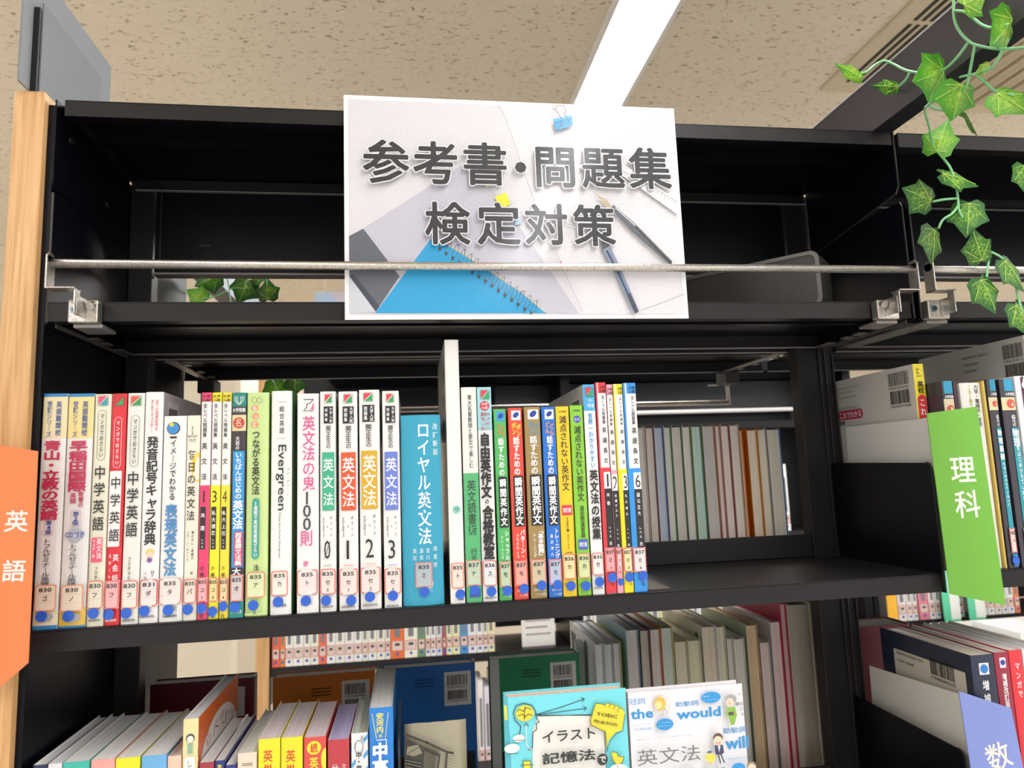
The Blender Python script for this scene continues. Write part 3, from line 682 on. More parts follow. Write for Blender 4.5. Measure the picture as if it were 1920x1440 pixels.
# 28, 29
k = Book(1057, 1083, 762, 'golden yellow composition book with a small red block on its spine', '#f6cf1c', '#e8bd10')
k.H('大学受験', 770, 774, .2, .84, '#333333', .01).T('減点されない英作文', 779, 920, .52, .58, '#2c2a1c', .012).R(947, 966, '#e03a4a', .14, .92).H('改訂版', 952, 961, .22, .84, '#ffffff', .02)
k.T('FORUM-7ジーナス', 970, 1030, .52, .2, '#444422').R(1035, 1036, '#333333', .3, .8).H('Gakken', 1092, 1098, .1, .9, '#333333', .02)
k.lab('836', 'カ', 1038, 1086, .02, .98, col='#f4e0a8', line='#ee5f44').dot(1070, 1098)
k = Book(1085, 1110, 760, 'lime green composition book with a purple dot near the top', '#8ccf3a', '#7cc02c')
k.H('大学受験', 768, 772, .2, .84, '#333333', .01).O(.52, 786, .28, '#4a58b8').H('もっと', 783, 789, .32, .72, '#ffffff', .02).T('減点されない英作文', 798, 940, .52, .56, '#2c301c', .012).T('過去問演習編', 948, 1008, .56, .34, '#2c301c', .01).R(1011, 1030, '#4a66c0', .16, .88).H('改訂版', 1016, 1025, .22, .82, '#ffffff', .02)
k.H('Gakken', 1093, 1098, .1, .9, '#2c301c', .02)
k.lab('836', 'カ', 1037, 1084, .02, .98, col='#d4e4a8', line='#ee6f54').dot(1098, 1098)
# 30
k = Book(1112, 1135, 721, 'white grammar lesson book with a light blue shield at its top', '#f5f4f3', '#c2c1bc', depth=.182)
k.R(721, 770, '#4ab4ea').cv.poly([((0-.5)*k.w, k.vz(770)), (.5*k.w, k.vz(770)), (0, k.vz(779))], '#4ab4ea')
k.logo(727, 743, .24, .84).H('カラー', 748, 754, .4, .8, '#ffffff', .02).H('改訂版', 757, 764, .3, .85, '#ffffff', .02)
k.T('世界一わかりやすい', 774, 878, .5, .4, '#3d9fe0', .02).T('英文法の授業', 880, 1012, .54, .74, '#1e1e1e', .03).T('関正', 1040, 1072, .5, .3, '#888888').H('KADOKAWA', 1100, 1104, .1, .85, '#333333', .02)
k.lab('835', 'セ', 1036, 1078, .0, 1, col='#f1ece8').dot(1123, 1090)
c = Cv((k.x0, k.yf, 0), -Y_, Z_, -X_, rough=.25, coat=.5); c.rect(-.055, .165, -.01, .203, '#d4d2cc').barcode(-.05, .184, -.018, .199); c.build('cover_print', k.t)
# 31-34
for i, (a, b, yt, cov, num, lv, kx, dx, dy, sw, lb) in enumerate((
    (1137, 1157, 717, '#ea3845', '1', '基礎', '1', 1150, 1082, .3, 'white and red reading workbook numbered 1, right of the lesson book'),
    (1158, 1170, 721, '#f5a8c0', '2', '共通テスト', '2', 1162, 1090, 0, 'slim white and pink reading workbook numbered 2'),
    (1171, 1189, 720, '#f8e416', '3', '私大標準', '3', 1181, 1081, .42, 'white and yellow reading workbook numbered 3, beside the bright blue one'),
    (1190, 1215, 718, '#2f98ea', '6', '国公立大', '6', 1206, 1079, .38, 'white and bright blue workbook numbered 6, last of the row'))):
    k = Book(a, b, yt, lb, '#f6f4f3', cov)
    k.R(yt, yt+20, cov, sw*.7, 1).R(yt, yt+400, cov, 0, sw*.35).H('大学', yt+6, yt+12, sw+.04, .94, '#2a2020', .02).H('入試', yt+13, yt+19, sw+.04, .94, '#2a2020', .02)
    m_ = sw+(1-sw)*.48; wd = (1-sw)*.62
    k.T('全レベル問題集', yt+24, yt+78, m_, wd*.7, '#333333').T('英語長文', yt+80, yt+156, m_, wd, '#2a2020', .01)
    k.R(yt+160, 1112, cov).R(yt+168, yt+200, '#f7f5f2', sw+.02, 1).H(num, yt+172, yt+196, sw+.14, .92, '#222222').R(yt+199, yt+320, '#242022', sw+.02, 1)
    k.T(lv, yt+204, yt+(250 if len(lv) > 2 else 234), m_, wd*.7, '#ffffff', .01).T('レベル', yt+268, yt+292, m_, wd*.5, '#ffffff').T('改訂', yt+296, yt+318, m_, wd*.6, '#ffffff').T('文' if i == 1 else '社', 1090, 1100, m_, wd*.6, '#2a2020')
    k.lab('837', 'ミ', 1026, 1072, .0, 1, kx, col=('#f3a9ac', '#f5cdd2', '#f3e6b0', '#e9e6e6')[i], line='#ea4f50').dot(dx, dy)
t = thing('bookend', (.59, .05, 0), 'brown metal bookend with its foot on the shelf right of the blue workbook', 'bookend')
M().box(.5762, .600, .010, .075, .0003, .0014, mat('#5d4f44', .5)).build('foot', t)
M().box(.5752, .5760, .03, .075, .0003, .09, mat('#5d4f44', .5)).build('upright', t)

# ------------------------------------------------------------------ poster
def zp(x, y): return 620+x/2.743, 150+y/2.743
def make_poster():
    Yp = -.0225; O = Vector((.2775, Yp, .2770)); w_, h_ = .349, .232
    t = thing('poster', (O.x+w_/2, Yp, O.z), 'white laminated sign reading reference books and test prep, with a stationery photo behind dark lettering', 'sign')
    PW = mat('#e2e2e5', .4, coat=.4, bump=.5, bs=500)
    M().box(O.x, O.x+w_, Yp+.0002, Yp+.0014, O.z, O.z+h_, PW).build('sheet', t)
    c = Cv(O, X_, Z_, -Y_, rough=.3, coat=.6, step=.00006)
    for kk in list(_m): pass
    def C(h): return mat(ink(h), .45, coat=.28, bump=.9, bs=900)
    u0, v0, u1, v1 = .0045, .0045, w_-.0045, h_-.0045
    c.rect(u0, v0, u1, v1, C('#dfdde3'))
    def clipp(pts):
        P = [c.px(*zp(*p)) for p in pts]
        return [(min(max(a, u0), u1), min(max(b, v0), v1)) for a, b in P]
    def P(pts, h): c.poly(clipp(pts), C(h))
    def Ln(pts, wd, h): c.line(clipp(pts), wd, C(h))
    P([(865, 112), (1050, 630), (1290, 1200), (1840, 1205), (1790, 145)], '#e6e4e8')
    Ln([(865, 112), (900, 200), (1050, 630)], .0007, '#b8b6be')
    P([(95, 803), (165, 765), (720, 410), (800, 520), (960, 740), (1130, 980), (1275, 1200), (90, 1200)], '#c6c4d2')
    P([(95, 803), (168, 765), (355, 1010), (232, 1192), (95, 1010)], '#5e636e')
    P([(95, 1010), (232, 1192), (95, 1200)], '#cdd2dc'); P([(95, 1010), (118, 1000), (252, 1165), (232, 1192)], '#3c4250')
    P([(515, 818), (560, 822), (770, 950), (980, 1090), (1110, 1200), (228, 1200)], '#1aa4dc')
    Ln([(560, 822), (770, 950), (980, 1090), (1100, 1190)], .0016, '#d7c9ae')
    for k in range(15):
        f = k/14; x = 572+f*470; y = 838+f*335
        Ln([(x+6, y-34), (x+20, y-38), (x+14, y+6), (x-12, y+40), (x-18, y+30), (x+2, y-30)], .0005, '#5b5a5a')
        P([(x-16, y+22), (x-4, y+26), (x-8, y+42), (x-20, y+38)], '#3f3f42')
    P([(775, 500), (820, 490), (835, 545), (800, 560)], '#e9edb4'); P([(842, 605), (900, 583), (922, 645), (870, 668)], '#ece22a'); P([(935, 715), (962, 703), (982, 740), (952, 752)], '#a9d6e8')
    # ruler
    P([(1490, 430), (1786, 625), (1786, 700), (1500, 500)], '#e9e8ea'); Ln([(1490, 470), (1660, 560), (1786, 635)], .0005, '#9a9aa2')
    for k in range(16):
        x = 1500+k*18; y = 476+k*10.2; Ln([(x, y), (x-7, y+(26 if k % 4 == 0 else 13))], .0003, '#8a8a92')
    P([(1360, 595), (1420, 628), (1442, 660), (1415, 665)], '#c9b49a')
    P([(1432, 668), (1450, 650), (1555, 740), (1752, 940), (1735, 955), (1540, 780)], '#5a6068'); Ln([(1560, 760), (1745, 950)], .0016, '#23282f'); Ln([(1460, 665), (1560, 755)], .0018, '#b8bcc4')
    P([(1378, 770), (1400, 790), (1432, 860), (1395, 880)], '#4a4e58'); P([(1393, 880), (1432, 862), (1490, 985), (1580, 1192), (1550, 1196), (1450, 985)], '#8390a8'); Ln([(1415, 885), (1468, 985), (1560, 1190)], .0022, '#34476a'); Ln([(1528, 1110), (1566, 1196)], .0042, '#3a4252')
    Ln([(1590, 1190), (1700, 1150), (1822, 1105)], .0007, '#9aa0aa'); Ln([(1150, 870), (1185, 965), (1290, 1195)], .0006, '#b3aeb2'); Ln([(1180, 940), (1188, 965)], .0012, '#e0705a')
    Ln([(1150, 740), (1250, 775), (1260, 762), (1170, 735)], .0005, '#a6a6ae')
    # binder clip
    P([(1140, 212), (1235, 190), (1242, 245), (1155, 270)], '#3d9fd6'); P([(1140, 212), (1235, 190), (1237, 202), (1142, 225)], '#6cc0e6')
    Ln([(1176, 255), (1185, 215), (1165, 180), (1150, 160), (1165, 142), (1195, 145), (1205, 165), (1198, 185), (1215, 215), (1225, 245)], .0006, '#6b5a52')
    Ln([(1150, 175), (1137, 155), (1150, 135), (1175, 128), (1188, 140)], .0005, '#8a7a72')
    c.build('printed_picture', t)
    tx = Cv(O, X_, Z_, -Y_, rough=.3, coat=.6, step=.00006); tx.lay = c.lay+2
    rows = [('参考書・問題集', [(285, 430), (540, 437), (792, 442), (973, 460), (1150, 455), (1395, 460), (1635, 465)], 240), ('検定対策', [(600, 745), (862, 748), (1105, 752), (1350, 756)], 232)]
    for lay, b, h in ((0, .042, '#f4f4f6'), (3, .021, '#202227')):
        tx.lay = c.lay+2+lay
        for s_, ps, z in rows:
            for ch, p in zip(s_, ps):
                u, v = tx.px(*zp(*p)); k = z/2.743*(.69/FPX)*1.04
                tx.char(ch, u, v, k*.99, k, C(h), b)
    tx.build('lettering', t)
make_poster()

# speaker behind the rail
def make_speaker():
    a = pt(1, .02, 1533, 470); t = thing('portable_speaker', (.72, .05, ZB), 'long black portable speaker with rounded mesh front lying on the upper shelf behind the poster', 'speaker')
    # local: long axis goes left and forward, front grille faces the viewer
    C0 = Vector((.806, .018, ZB+.0003)); L = .205; H = .066; Dp = .048; th_ = .80; ax = Vector((-math.cos(th_), math.sin(th_), 0)); nb = Vector((math.sin(th_), math.cos(th_), 0))
    def rr(u0, u1, v0, v1, r):
        P = []
        for cx_, cy_, q in ((u1-r, v1-r, 0), (u0+r, v1-r, 1), (u0+r, v0+r, 2), (u1-r, v0+r, 3)): P += [(cx_+r*math.cos((q+k/5)*1.5708), cy_+r*math.sin((q+k/5)*1.5708)) for k in range(6)]
        return P
    W3 = lambda u, v, d: C0+ax*u+Z_*v+nb*d
    BD = mat('#24231f', .45); 
    M().prism([W3(u, v, .0) for u, v in rr(0, L, 0, H, .010)], nb*Dp, BD).build('body', t, .002)
    k = M(); o_ = rr(0, L, 0, H, .010); i_ = rr(.0045, L-.0045, .0045, H-.0045, .007); n = len(o_)
    k.add([W3(u, v, -.002) for u, v in o_]+[W3(u, v, -.002) for u, v in i_]+[W3(u, v, .0) for u, v in o_]+[W3(u, v, .0) for u, v in i_], [f for i in range(n) for f in ((i, (i+1) % n, n+(i+1) % n, n+i), (i, 2*n+i, 2*n+(i+1) % n, (i+1) % n), (n+i, n+(i+1) % n, 3*n+(i+1) % n, 3*n+i))], mat('#5a5754', .4))
    k.build('rim', t)
    m_, nt, b, N, Lk = nodemat('speaker_mesh', .5)
    g = N('ShaderNodeNewGeometry'); v = N('ShaderNodeTexVoronoi'); v.inputs['Scale'].default_value = 620; v.inputs['Randomness'].default_value = .15
    Lk(g.outputs['Position'], v.inputs['Vector']); Lk(ramp(nt, v.outputs['Distance'], [(.25, '#0b0a0a'), (.5, '#3a3634')]), b.inputs['Base Color'])
    M().prism([W3(u, v_, -.0012) for u, v_ in rr(.0047, L-.0047, .0047, H-.0047, .0068)], nb*.001, m_).build('grille', t)
make_speaker()

# ------------------------------------------------------------------ dividers
def divider(name, label, ppts, yp, col, side=None, chars=(), ccol='#f4f4ee', bold=.02, extra=None):
    P = [pt(1, yp, *p) for p in ppts]
    cx_ = sum(p.x for p in P)/len(P); zz = min(p.z for p in P)
    t = thing(name, (cx_, yp, zz), label, 'divider', None)
    M().prism(P, (0, .0009, 0), mat(col, .55, bump=.12, bs=60)).build('front_flap', t)
    if side:
        x, Q = side; M().prism([(x, a, b) for a, b in Q], (.0009, 0, 0), mat('#e2ddd3', .6)).build('side_sheet', t)
    for ch, x, y, sz, rot in chars:
        c = Cv((0, yp, 0), X_, Z_, -Y_, rough=.5)
        u, v = c.px(x, y); k = sz*(yp-CY+.05)/FPX*1.0; c.char(ch, u, v, k, k, ccol, bold, rot); c.build('letter', t)
    return t
divider('subject_divider', 'bright green paper divider marked science hanging over the shelf edge', [(1738, 775), (1832, 762), (1886, 1135), (1782, 1114)], -.012, '#6cab3b',
        side=(.9185, [(-.010, .0005), (-.010, .160), (.0, .169), (.168, .170), (.172, .0005)]), chars=[('理', 1805, 880, 55, 0), ('科', 1814, 945, 55, 0)], bold=.012)
divider('subject_divider', 'orange paper divider marked English at the left edge in front of the beech panel', [(-60, 822), (0, 835), (71, 846), (53, 1243), (-4, 1292), (-90, 1295)], -.034, '#e07b47', chars=[('英', 31, 977, 35, -.04), ('語', 26, 1070, 35, -.04)], bold=.012)
divider('subject_divider', 'periwinkle blue paper divider at the bottom right in front of the navy book', [(1798, 1296), (1896, 1328), (1925, 1470), (1925, 1540), (1836, 1540)], -.012, '#7f8fd0',
        side=(.9185, [(-.010, ZC+.0005), (-.010, -.128), (.168, -.138), (.172, ZC+.0005)]), chars=[('数', 1872, 1418, 52, .25)], bold=.01)

# ------------------------------------------------------------------ right bay books (middle shelf)
def side_print(x, yf, zb): return Cv((x, yf, zb), -Y_, Z_, -X_, rough=.4)
GR = 'science books in the right bay'
def XB(x0, x1, h, label, cover, side=None, yf=.004, zb=0, depth=.148, group=GR, **k): return Book(x0, x1, 0, label, cover, side, yf=yf, zb=zb, depth=depth, h=h, group=group, **k)
k = XB(.9235, .9375, .2345, 'white textbook with a yellow spine and two barcodes, behind the green divider', '#f6e52a', '#ddd8cd', yf=.036, depth=.184)
k.done()
sp = Cv((k.xc, k.yf, 0), X_, Z_, -Y_, k.prof, k.us); k.cv = sp
k.T('Σ', 690, 702, .45, .5, '#333322').H('BEST', 704, 706, .25, .75, '#333322', .02).T('高校', 714, 738, .5, .6, '#2a2a1a', .02).RR(740, 800, '#e23c44', .08, .92, .4).T('これでわかる', 746, 850, .5, .56, '#ffffff', .02).done()
c = side_print(k.x0, k.yf, 0)
def sq(x, y): return 1480+x/6.4, 600+y/6.4
def pb(c, x0, y0, x1, y1): # pixel box -> local box
    a = c.px(*sq(x0, y0)); b = c.px(*sq(x1, y1)); return min(a[0], b[0]), min(a[1], b[1]), max(a[0], b[0]), max(a[1], b[1])
def pc(c, x0, yc0, x1, yc1, hh):
    a = c.px(*sq(x0, yc0)); b = c.px(*sq(x1, yc1)); z = (a[1]+b[1])/2; return a[0], z-hh/2, b[0], z+hh/2
c.barcode(*pc(c, 1185, 730, 1425, 680, .016), digits='9784578242451'); c.barcode(*pc(c, 1215, 945, 1455, 900, .016), digits='1927342015006')
c.build('barcode_print', k.t); c = side_print(k.x0, k.yf, 0)
c.fit('ISBN978-4-578-24245-1', *pc(c, 575, 835, 860, 785, .0028), '#8a857c'); c.fit('C7342 ¥1500E', *pc(c, 580, 885, 750, 860, .0028), '#8a857c'); c.fit('定価:本体1500円+税', *pc(c, 595, 945, 800, 915, .0028), '#8a857c')
c.fit('基礎からのシグマベスト', *pc(c, 508, 1095, 840, 1030, .0052), '#3d5a44'); q = pc(c, 600, 1160, 885, 1110, .0125); c.rrect(*q, .005, '#c8324a'); c.fit('これでわかる', q[0]+.003, q[1]+.002, q[2]-.003, q[3]-.002, '#f4eeee', .02)
c.fit('高校', *pc(c, 518, 1175, 598, 1160, .0075), '#b8404c', .01); c.fit('化学', *pc(c, 535, 1262, 680, 1235, .007), '#333333', .02)
u, v = c.px(*sq(510, 900)); c.ring(u, v, .0065, .0085, .0007, '#9a948a'); c.fit('B', u-.0035, v-.006, u+.004, v+.006, '#8a857c'); c.lay += 1
c.build('back_cover_print', k.t)
k = XB(.9385, .9520, .2105, 'dark book with an aqua emblem just right of the yellow spine', '#3b3a46', yf=.012)
k.R(712, 738, '#2a9fc8', .1, 1).R(748, 790, '#e9d9b8').O(.55, 768, .4, '#d8584e').H('大学受験', 741, 747, .1, .95, '#ffffff', .02).done()
k = XB(.9525, .9570, .2095, 'thin maroon booklet squeezed beside the dark emblem book', '#4f2a35', yf=.012); k.done()
k = XB(.958, .9845, .2075, 'white mechanics workbook with a grey barcoded cover, above the green divider', '#f0efe9', '#d8d5cc', yf=.008, bulge=.002)
k.T('力学・電磁気・波動', 722, 800, .72, .22, '#333333', .02).T('この1冊でいっきに', 722, 800, .4, .18, '#b8b41e', .02).done()
c = side_print(k.x0, k.yf, 0); c.barcode(-.034, .165, -.006, .19, digits='9784048585'); c.build('back_cover_print', k.t)
k = XB(.9847, .9878, .2095, 'thin yellow booklet beside the white mechanics workbook', '#e5c560', yf=.006); k.done()
for j, (a, b, tt, lb) in enumerate(((.9882, 1.0, '物理基礎', 'dark grey physics basics book with a turquoise title strip, nearest the green divider'), (1.0045, 1.0225, '物理', 'dark grey physics book with a turquoise title strip, second from the green divider'))):
    k = XB(a, b, .2105, lb, '#403c46', '#3c3942', yf=.004)
    k.R(711, 733, '#2a9fc8', .3, 1); 
    k.R(745, 769, '#e9dcae'); k.O(.62, 757, .3, '#d8584e').H('大学受験', 736, 742, .3, .98, '#ffffff', .02)
    k.R(802, 990, '#1f9fb0', .42, .98).T('橋元の', 778, 800, .66, .3, '#ffffff', .01).T(tt, 804, 804+26*(len(tt)//2+.3)*1.0, .68, .5, '#ffffff', .03).T('をはじめからていねいに', 866 if len(tt) > 2 else 836, 950, .7, .26, '#ffffff', .02)
    k.R(1038, 1062, '#1f8fc0', .4, 1).H('ファリス', 1052, 1057, .45, .95, '#ffffff')
    k.lab('420', 'ハ', 990, 1036, .3, .98, line='#e04a50').dot(1908 if j == 0 else 1932, 1050)
k = XB(1.0232, 1.045, .2135, 'white book with a maroon face-shaped label at the right edge of the photo', '#f1efee', yf=.002)
k.RR(706, 790, '#5a2a4a', .3, 1, .1).O(.55, 722, .2, '#f2efee').T('これだけ', 736, 790, .65, .3, '#ffffff', .02).done()
k = XB(1.0465, 1.060, .262, 'large white textbook standing tallest behind the dark physics books', '#e8e6e0', '#c9c4bb', yf=.006, depth=.172)
k.done(); c = side_print(k.x0, k.yf, 0)
for (x0, y0, x1, y1, hh, dg) in ((1880, 664, 1916, 652, .017, '9784053040121'), (1886, 700, 1922, 690, .017, '1927342012005')):
    a, b = c.px(x0, y0), c.px(x1, y1); z = (a[1]+b[1])/2; c.barcode(a[0], z-hh/2, b[0], z+hh/2, digits=dg)
c.build('barcode_print', k.t); c = side_print(k.x0, k.yf, 0)
for i, (tt, x0, y0, x1, y1) in enumerate((('ISBN978-4-05-304012-1', 1804, 675, 1852, 662), ('C7342 ¥1200E', 1806, 687, 1834, 680), ('1130401200', 1808, 700, 1832, 693))):
    a, b = c.px(x0, y0), c.px(x1, y1); z = (a[1]+b[1])/2; c.fit(tt, a[0], z-.0016, b[0], z+.0016, '#4a4844', .01)
c.build('back_cover_print', k.t)

# lower right shelf
GR2 = 'mathematics books on the lower right shelf'
k = XB(.9275, .9555, .2125, 'thick navy reference book with a blue oval emblem and cream barcode panel', '#1f2a48', '#1e2743', yf=.004, zb=ZC, group=GR2, page=PAGEC)
k.R(1243, 1265, '#f4f4f6', .3, .72).O(.51, 1254, .17, '#2d86d8').T('増補改訂版', 1272, 1400, .5, .3, '#f0f0f4', .03).done()
c = side_print(k.x0, k.yf, ZC); P = [c.px(x, y) for x, y in ((1675, 1213), (1803, 1247), (1803, 1300), (1678, 1270))]
zt = P[0][1]; c.rect(P[0][0], zt-.075, P[1][0]+.004, zt-.001, '#e6dccb')
for tt, x0, y0, x1, y1 in (('ISBN978-4-86064-335-5', 1681, 1223, 1732, 1240), ('C0041 ¥2900E', 1683, 1237, 1714, 1248)):
    a, b = c.px(x0, y0), c.px(x1, y1); z = (a[1]+b[1])/2; c.fit(tt, a[0], z-.0016, b[0], z+.0016, '#3a3632', .01)
a, b = c.px(1745, 1250), c.px(1790, 1262); z = (a[1]+b[1])/2; c.barcode(a[0], z-.009, b[0], z+.009, digits='9784860643355'); c.build('back_cover_print', k.t)
k = XB(.956, .9735, .2135, 'maroon reference book with a blue oval emblem right of the navy one', '#a02340', yf=.004, zb=ZC, group=GR2, page=PAGEC)
k.R(1233, 1252, '#f4f4f6', .3, .72).O(.51, 1242, .17, '#2446a8').T('増補改訂版 語', 1262, 1352, .5, .34, '#f4eef0', .03).done()
k = XB(.974, .99, .2145, 'bright red comic-style study book right of the maroon one', '#e8303a', yf=.004, zb=ZC, group=GR2); k.T('マンガで', 1240, 1310, .5, .4, '#ffffff', .01).done()
for j in range(3):
    k = XB(.9905+j*.012, 1.002+j*.012, .2145, 'pale book past the red comic-style one, %s' % ('first', 'second', 'third')[j], ('#dfe3ea', '#cfd6e2', '#e8e8e6')[j], zb=ZC, group=GR2); k.done()

# ------------------------------------------------------------------ lower shelf of the main bay
GL = 'books on the lowest visible shelf'
LOW = [(.006, .018, .186, 'thin navy-covered book against the dark end panel, leftmost on the lower shelf', '#1d2c50', '#e6e6ea'), (.0185, .030, .186, 'white-paged book beside the navy one on the lower shelf', '#e9e7ea', '#e6e6ea'),
       (.0305, .0525, .186, 'teal-spined book with bright white pages on the lower shelf', '#3fbdac', '#e9e8ea'), (.0535, .0735, .186, 'pink-spined book on the lower shelf, left of a yellow one', '#f0a8a2', '#efeeed'),
       (.074, .0945, .1855, 'yellow-spined book between the pink and light blue ones on the lower shelf', '#f4ea1e', '#f0efee'), (.0955, .1170, .1855, 'light blue-spined book on the lower shelf', '#6fb4e6', '#ecebea'),
       (.1175, .1295, .1835, 'peach-spined slim book left of the tall picture book', '#f3cdb6', '#e9e3dc')]
for a, b, h, lb, cv_, pg in LOW:
    k = XB(a, b, h, lb, cv_, zb=ZC, group=GL, depth=.135, page=pagem(pg)); k.done()
k = XB(.130, .1435, .2140, 'cream-spined picture book with an orange cover rising above its neighbours', '#f1e4a8', '#e56a2c', zb=ZC, group=GL, page=pagem('#e6e7ea'), depth=.15)
k.O(.5, 1384, .30, '#5a5a5a').O(.5, 1386, .22, '#f4f1e4')
for j in range(5): k.R(1394+j*4, 1396+j*4, '#59b4b0', .32, .68)
k.RR(1418, 1450, '#fbfaf4', .15, .85, .2).T('し', 1422, 1440, .5, .4, '#888888').done()
c = Cv((k.x1, k.yf, ZC), Y_, Z_, X_, rough=.35)
c.ell(.075, .158, .072, .043, '#ece9e6', n=32); c.ell(.085, .140, .052, .034, '#e56a2c', n=28)
for ch, x, y, r in (('し', 375, 1407, .9), ('ら', 390, 1384, .8), ('べ', 404, 1364, .6), ('て', 416, 1348, .35), ('わ', 425, 1341, .15), ('か', 435, 1337, 0), ('る', 444, 1340, -.3)):
    u, v = c.px(x, y); c.char(ch, u, v, .021, .017, '#b8382a', -.012, r*.6)
c.build('cover_print', k.t)
LOW2 = [(.1445, .1575, .1755, 'maroon-spined slim book right of the orange picture book', '#a83444', '#e4e2e0'), (.158, .1665, .1760, 'thin navy-spined book with a yellow title', '#27347c', '#dedede'),
        (.167, .1765, .1715, 'short navy-spined notebook-like book left of the cream one', '#2b3a80', '#e0e0e0'), (.1775, .1945, .1805, 'cream-spined book with two black rules on its spine', '#f2dfcb', '#dcdad6'),
        (.1955, .2150, .1910, 'yellow vocabulary book with red lettering, left one of the pair', '#f8ea22', '#e3d3d6'), (.2155, .2350, .1905, 'yellow vocabulary book with red lettering, right one of the pair', '#f8e61e', '#e3d3d6'),
        (.2358, .2560, .1890, 'coral red vocabulary book with a yellow speech bubble on its spine', '#e2504a', '#e3d2d4'), (.2572, .2770, .1850, 'crimson book with lilac page edges and a small feather drawing', '#c43a44', '#bcb2d8'),
        (.2785, .2940, .1890, 'white book with blue diagonal stripes and a face drawing on its spine', '#f1f3f4', '#cfd0bc')]
for i, (a, b, h, lb, cv_, pg) in enumerate(LOW2):
    k = XB(a, b, h, lb, cv_, zb=ZC, group=GL, page=pagem(pg), depth=.13 if i < 4 else .115)
    if i == 1: k.T('英語', 1432, 1460, .5, .5, '#f4e65a', .02)
    if i == 3: k.R(1431, 1432.2, '#333333', .25, .8).R(1434, 1435.2, '#333333', .25, .8).T('大', 1440, 1456, .5, .5)
    if i in (4, 5): k.T('英単語', 1404, 1484, .45, .46, '#d8432e', .005)
    if i == 6: k.O(.46, 1402, .32, '#f6e832', .3).T('続', 1393, 1411, .46, .34, '#d8432e', .02).T('英単語', 1418, 1490, .46, .42, '#f6e832', .02).O(1.0, 1425, .22, '#f6e832', .5)
    if i == 7: k.cv.line([(-.003, .150), (.001, .156), (.003, .160), (.0005, .1585), (-.0025, .153)], .0005, '#3a1a20'); k.T('仕組み', 1432, 1480, .35, .34, '#f2e2e2').T('ミニ', 1432, 1460, .75, .3, '#f2e2e2')
    if i == 8:
        for j in range(4): k.cv.poly([(-.0078, .176-j*.014), (-.0035, .181-j*.014), (-.0035, .1765-j*.014), (-.0078, .1715-j*.014)], '#5aa8de'); k.cv.poly([(.0035, .184-j*.014), (.0075, .188-j*.014), (.0075, .1835-j*.014), (.0035, .1795-j*.014)], '#5aa8de')
        k.cv.ring(-.0005, .177, .0038, .0058, .0005, '#333333', 12); k.cv.line([(.001, .184), (.003, .187), (.002, .183), (.005, .184)], .0004, '#333333'); k.T('中・高', 1408, 1446, .46, .38, '#222222', .02)
    k.done()
k = XB(.2952, .3175, .2100, 'bright blue thick study guide with yellow and white lettering', '#1b84e0', '#1f86dc', zb=ZC, group=GL, page=pagem('#dedbd8'), depth=.15)
k.T('安河内', 1336, 1374, .44, .32, '#f4ea60', .03).T('式', 1376, 1383, .46, .18, '#f4ea60', .02).cv.line([(-.0085, k.vz(1337)), (-.0045, k.vz(1384))], .0006, '#f4ea60')
k.cv.line([(.0065, k.vz(1337)), (.0035, k.vz(1384))], .0006, '#f4ea60'); k.R(1386, 1387.5, '#ffffff', .3, .72).R(1386, 1398, '#ffffff', .69, .72)
k.T('中高', 1392, 1454, .44, .68, '#ffffff', .05).done()
c = Cv((k.x1, k.yf, ZC), Y_, Z_, X_); c.poly([(.01, .12), (.03, .16), (.035, .14), (.02, .10)], '#e8de3a').poly([(.05, .15), (.08, .19), (.08, .175), (.06, .14)], '#d8d84a'); c.build('cover_print', k.t)
t = thing('bookend', (.322, .06, ZC), 'tall black metal bookend beside the bright blue study guide', 'bookend')
M().box(.3215, .3228, .012, .13, ZC+.0003, ZC+.178, mat('#3a3436', .3)).box(.3228, .38, .012, .13, ZC+.0003, ZC+.0016, mat('#3a3436', .3)).build('plate', t)

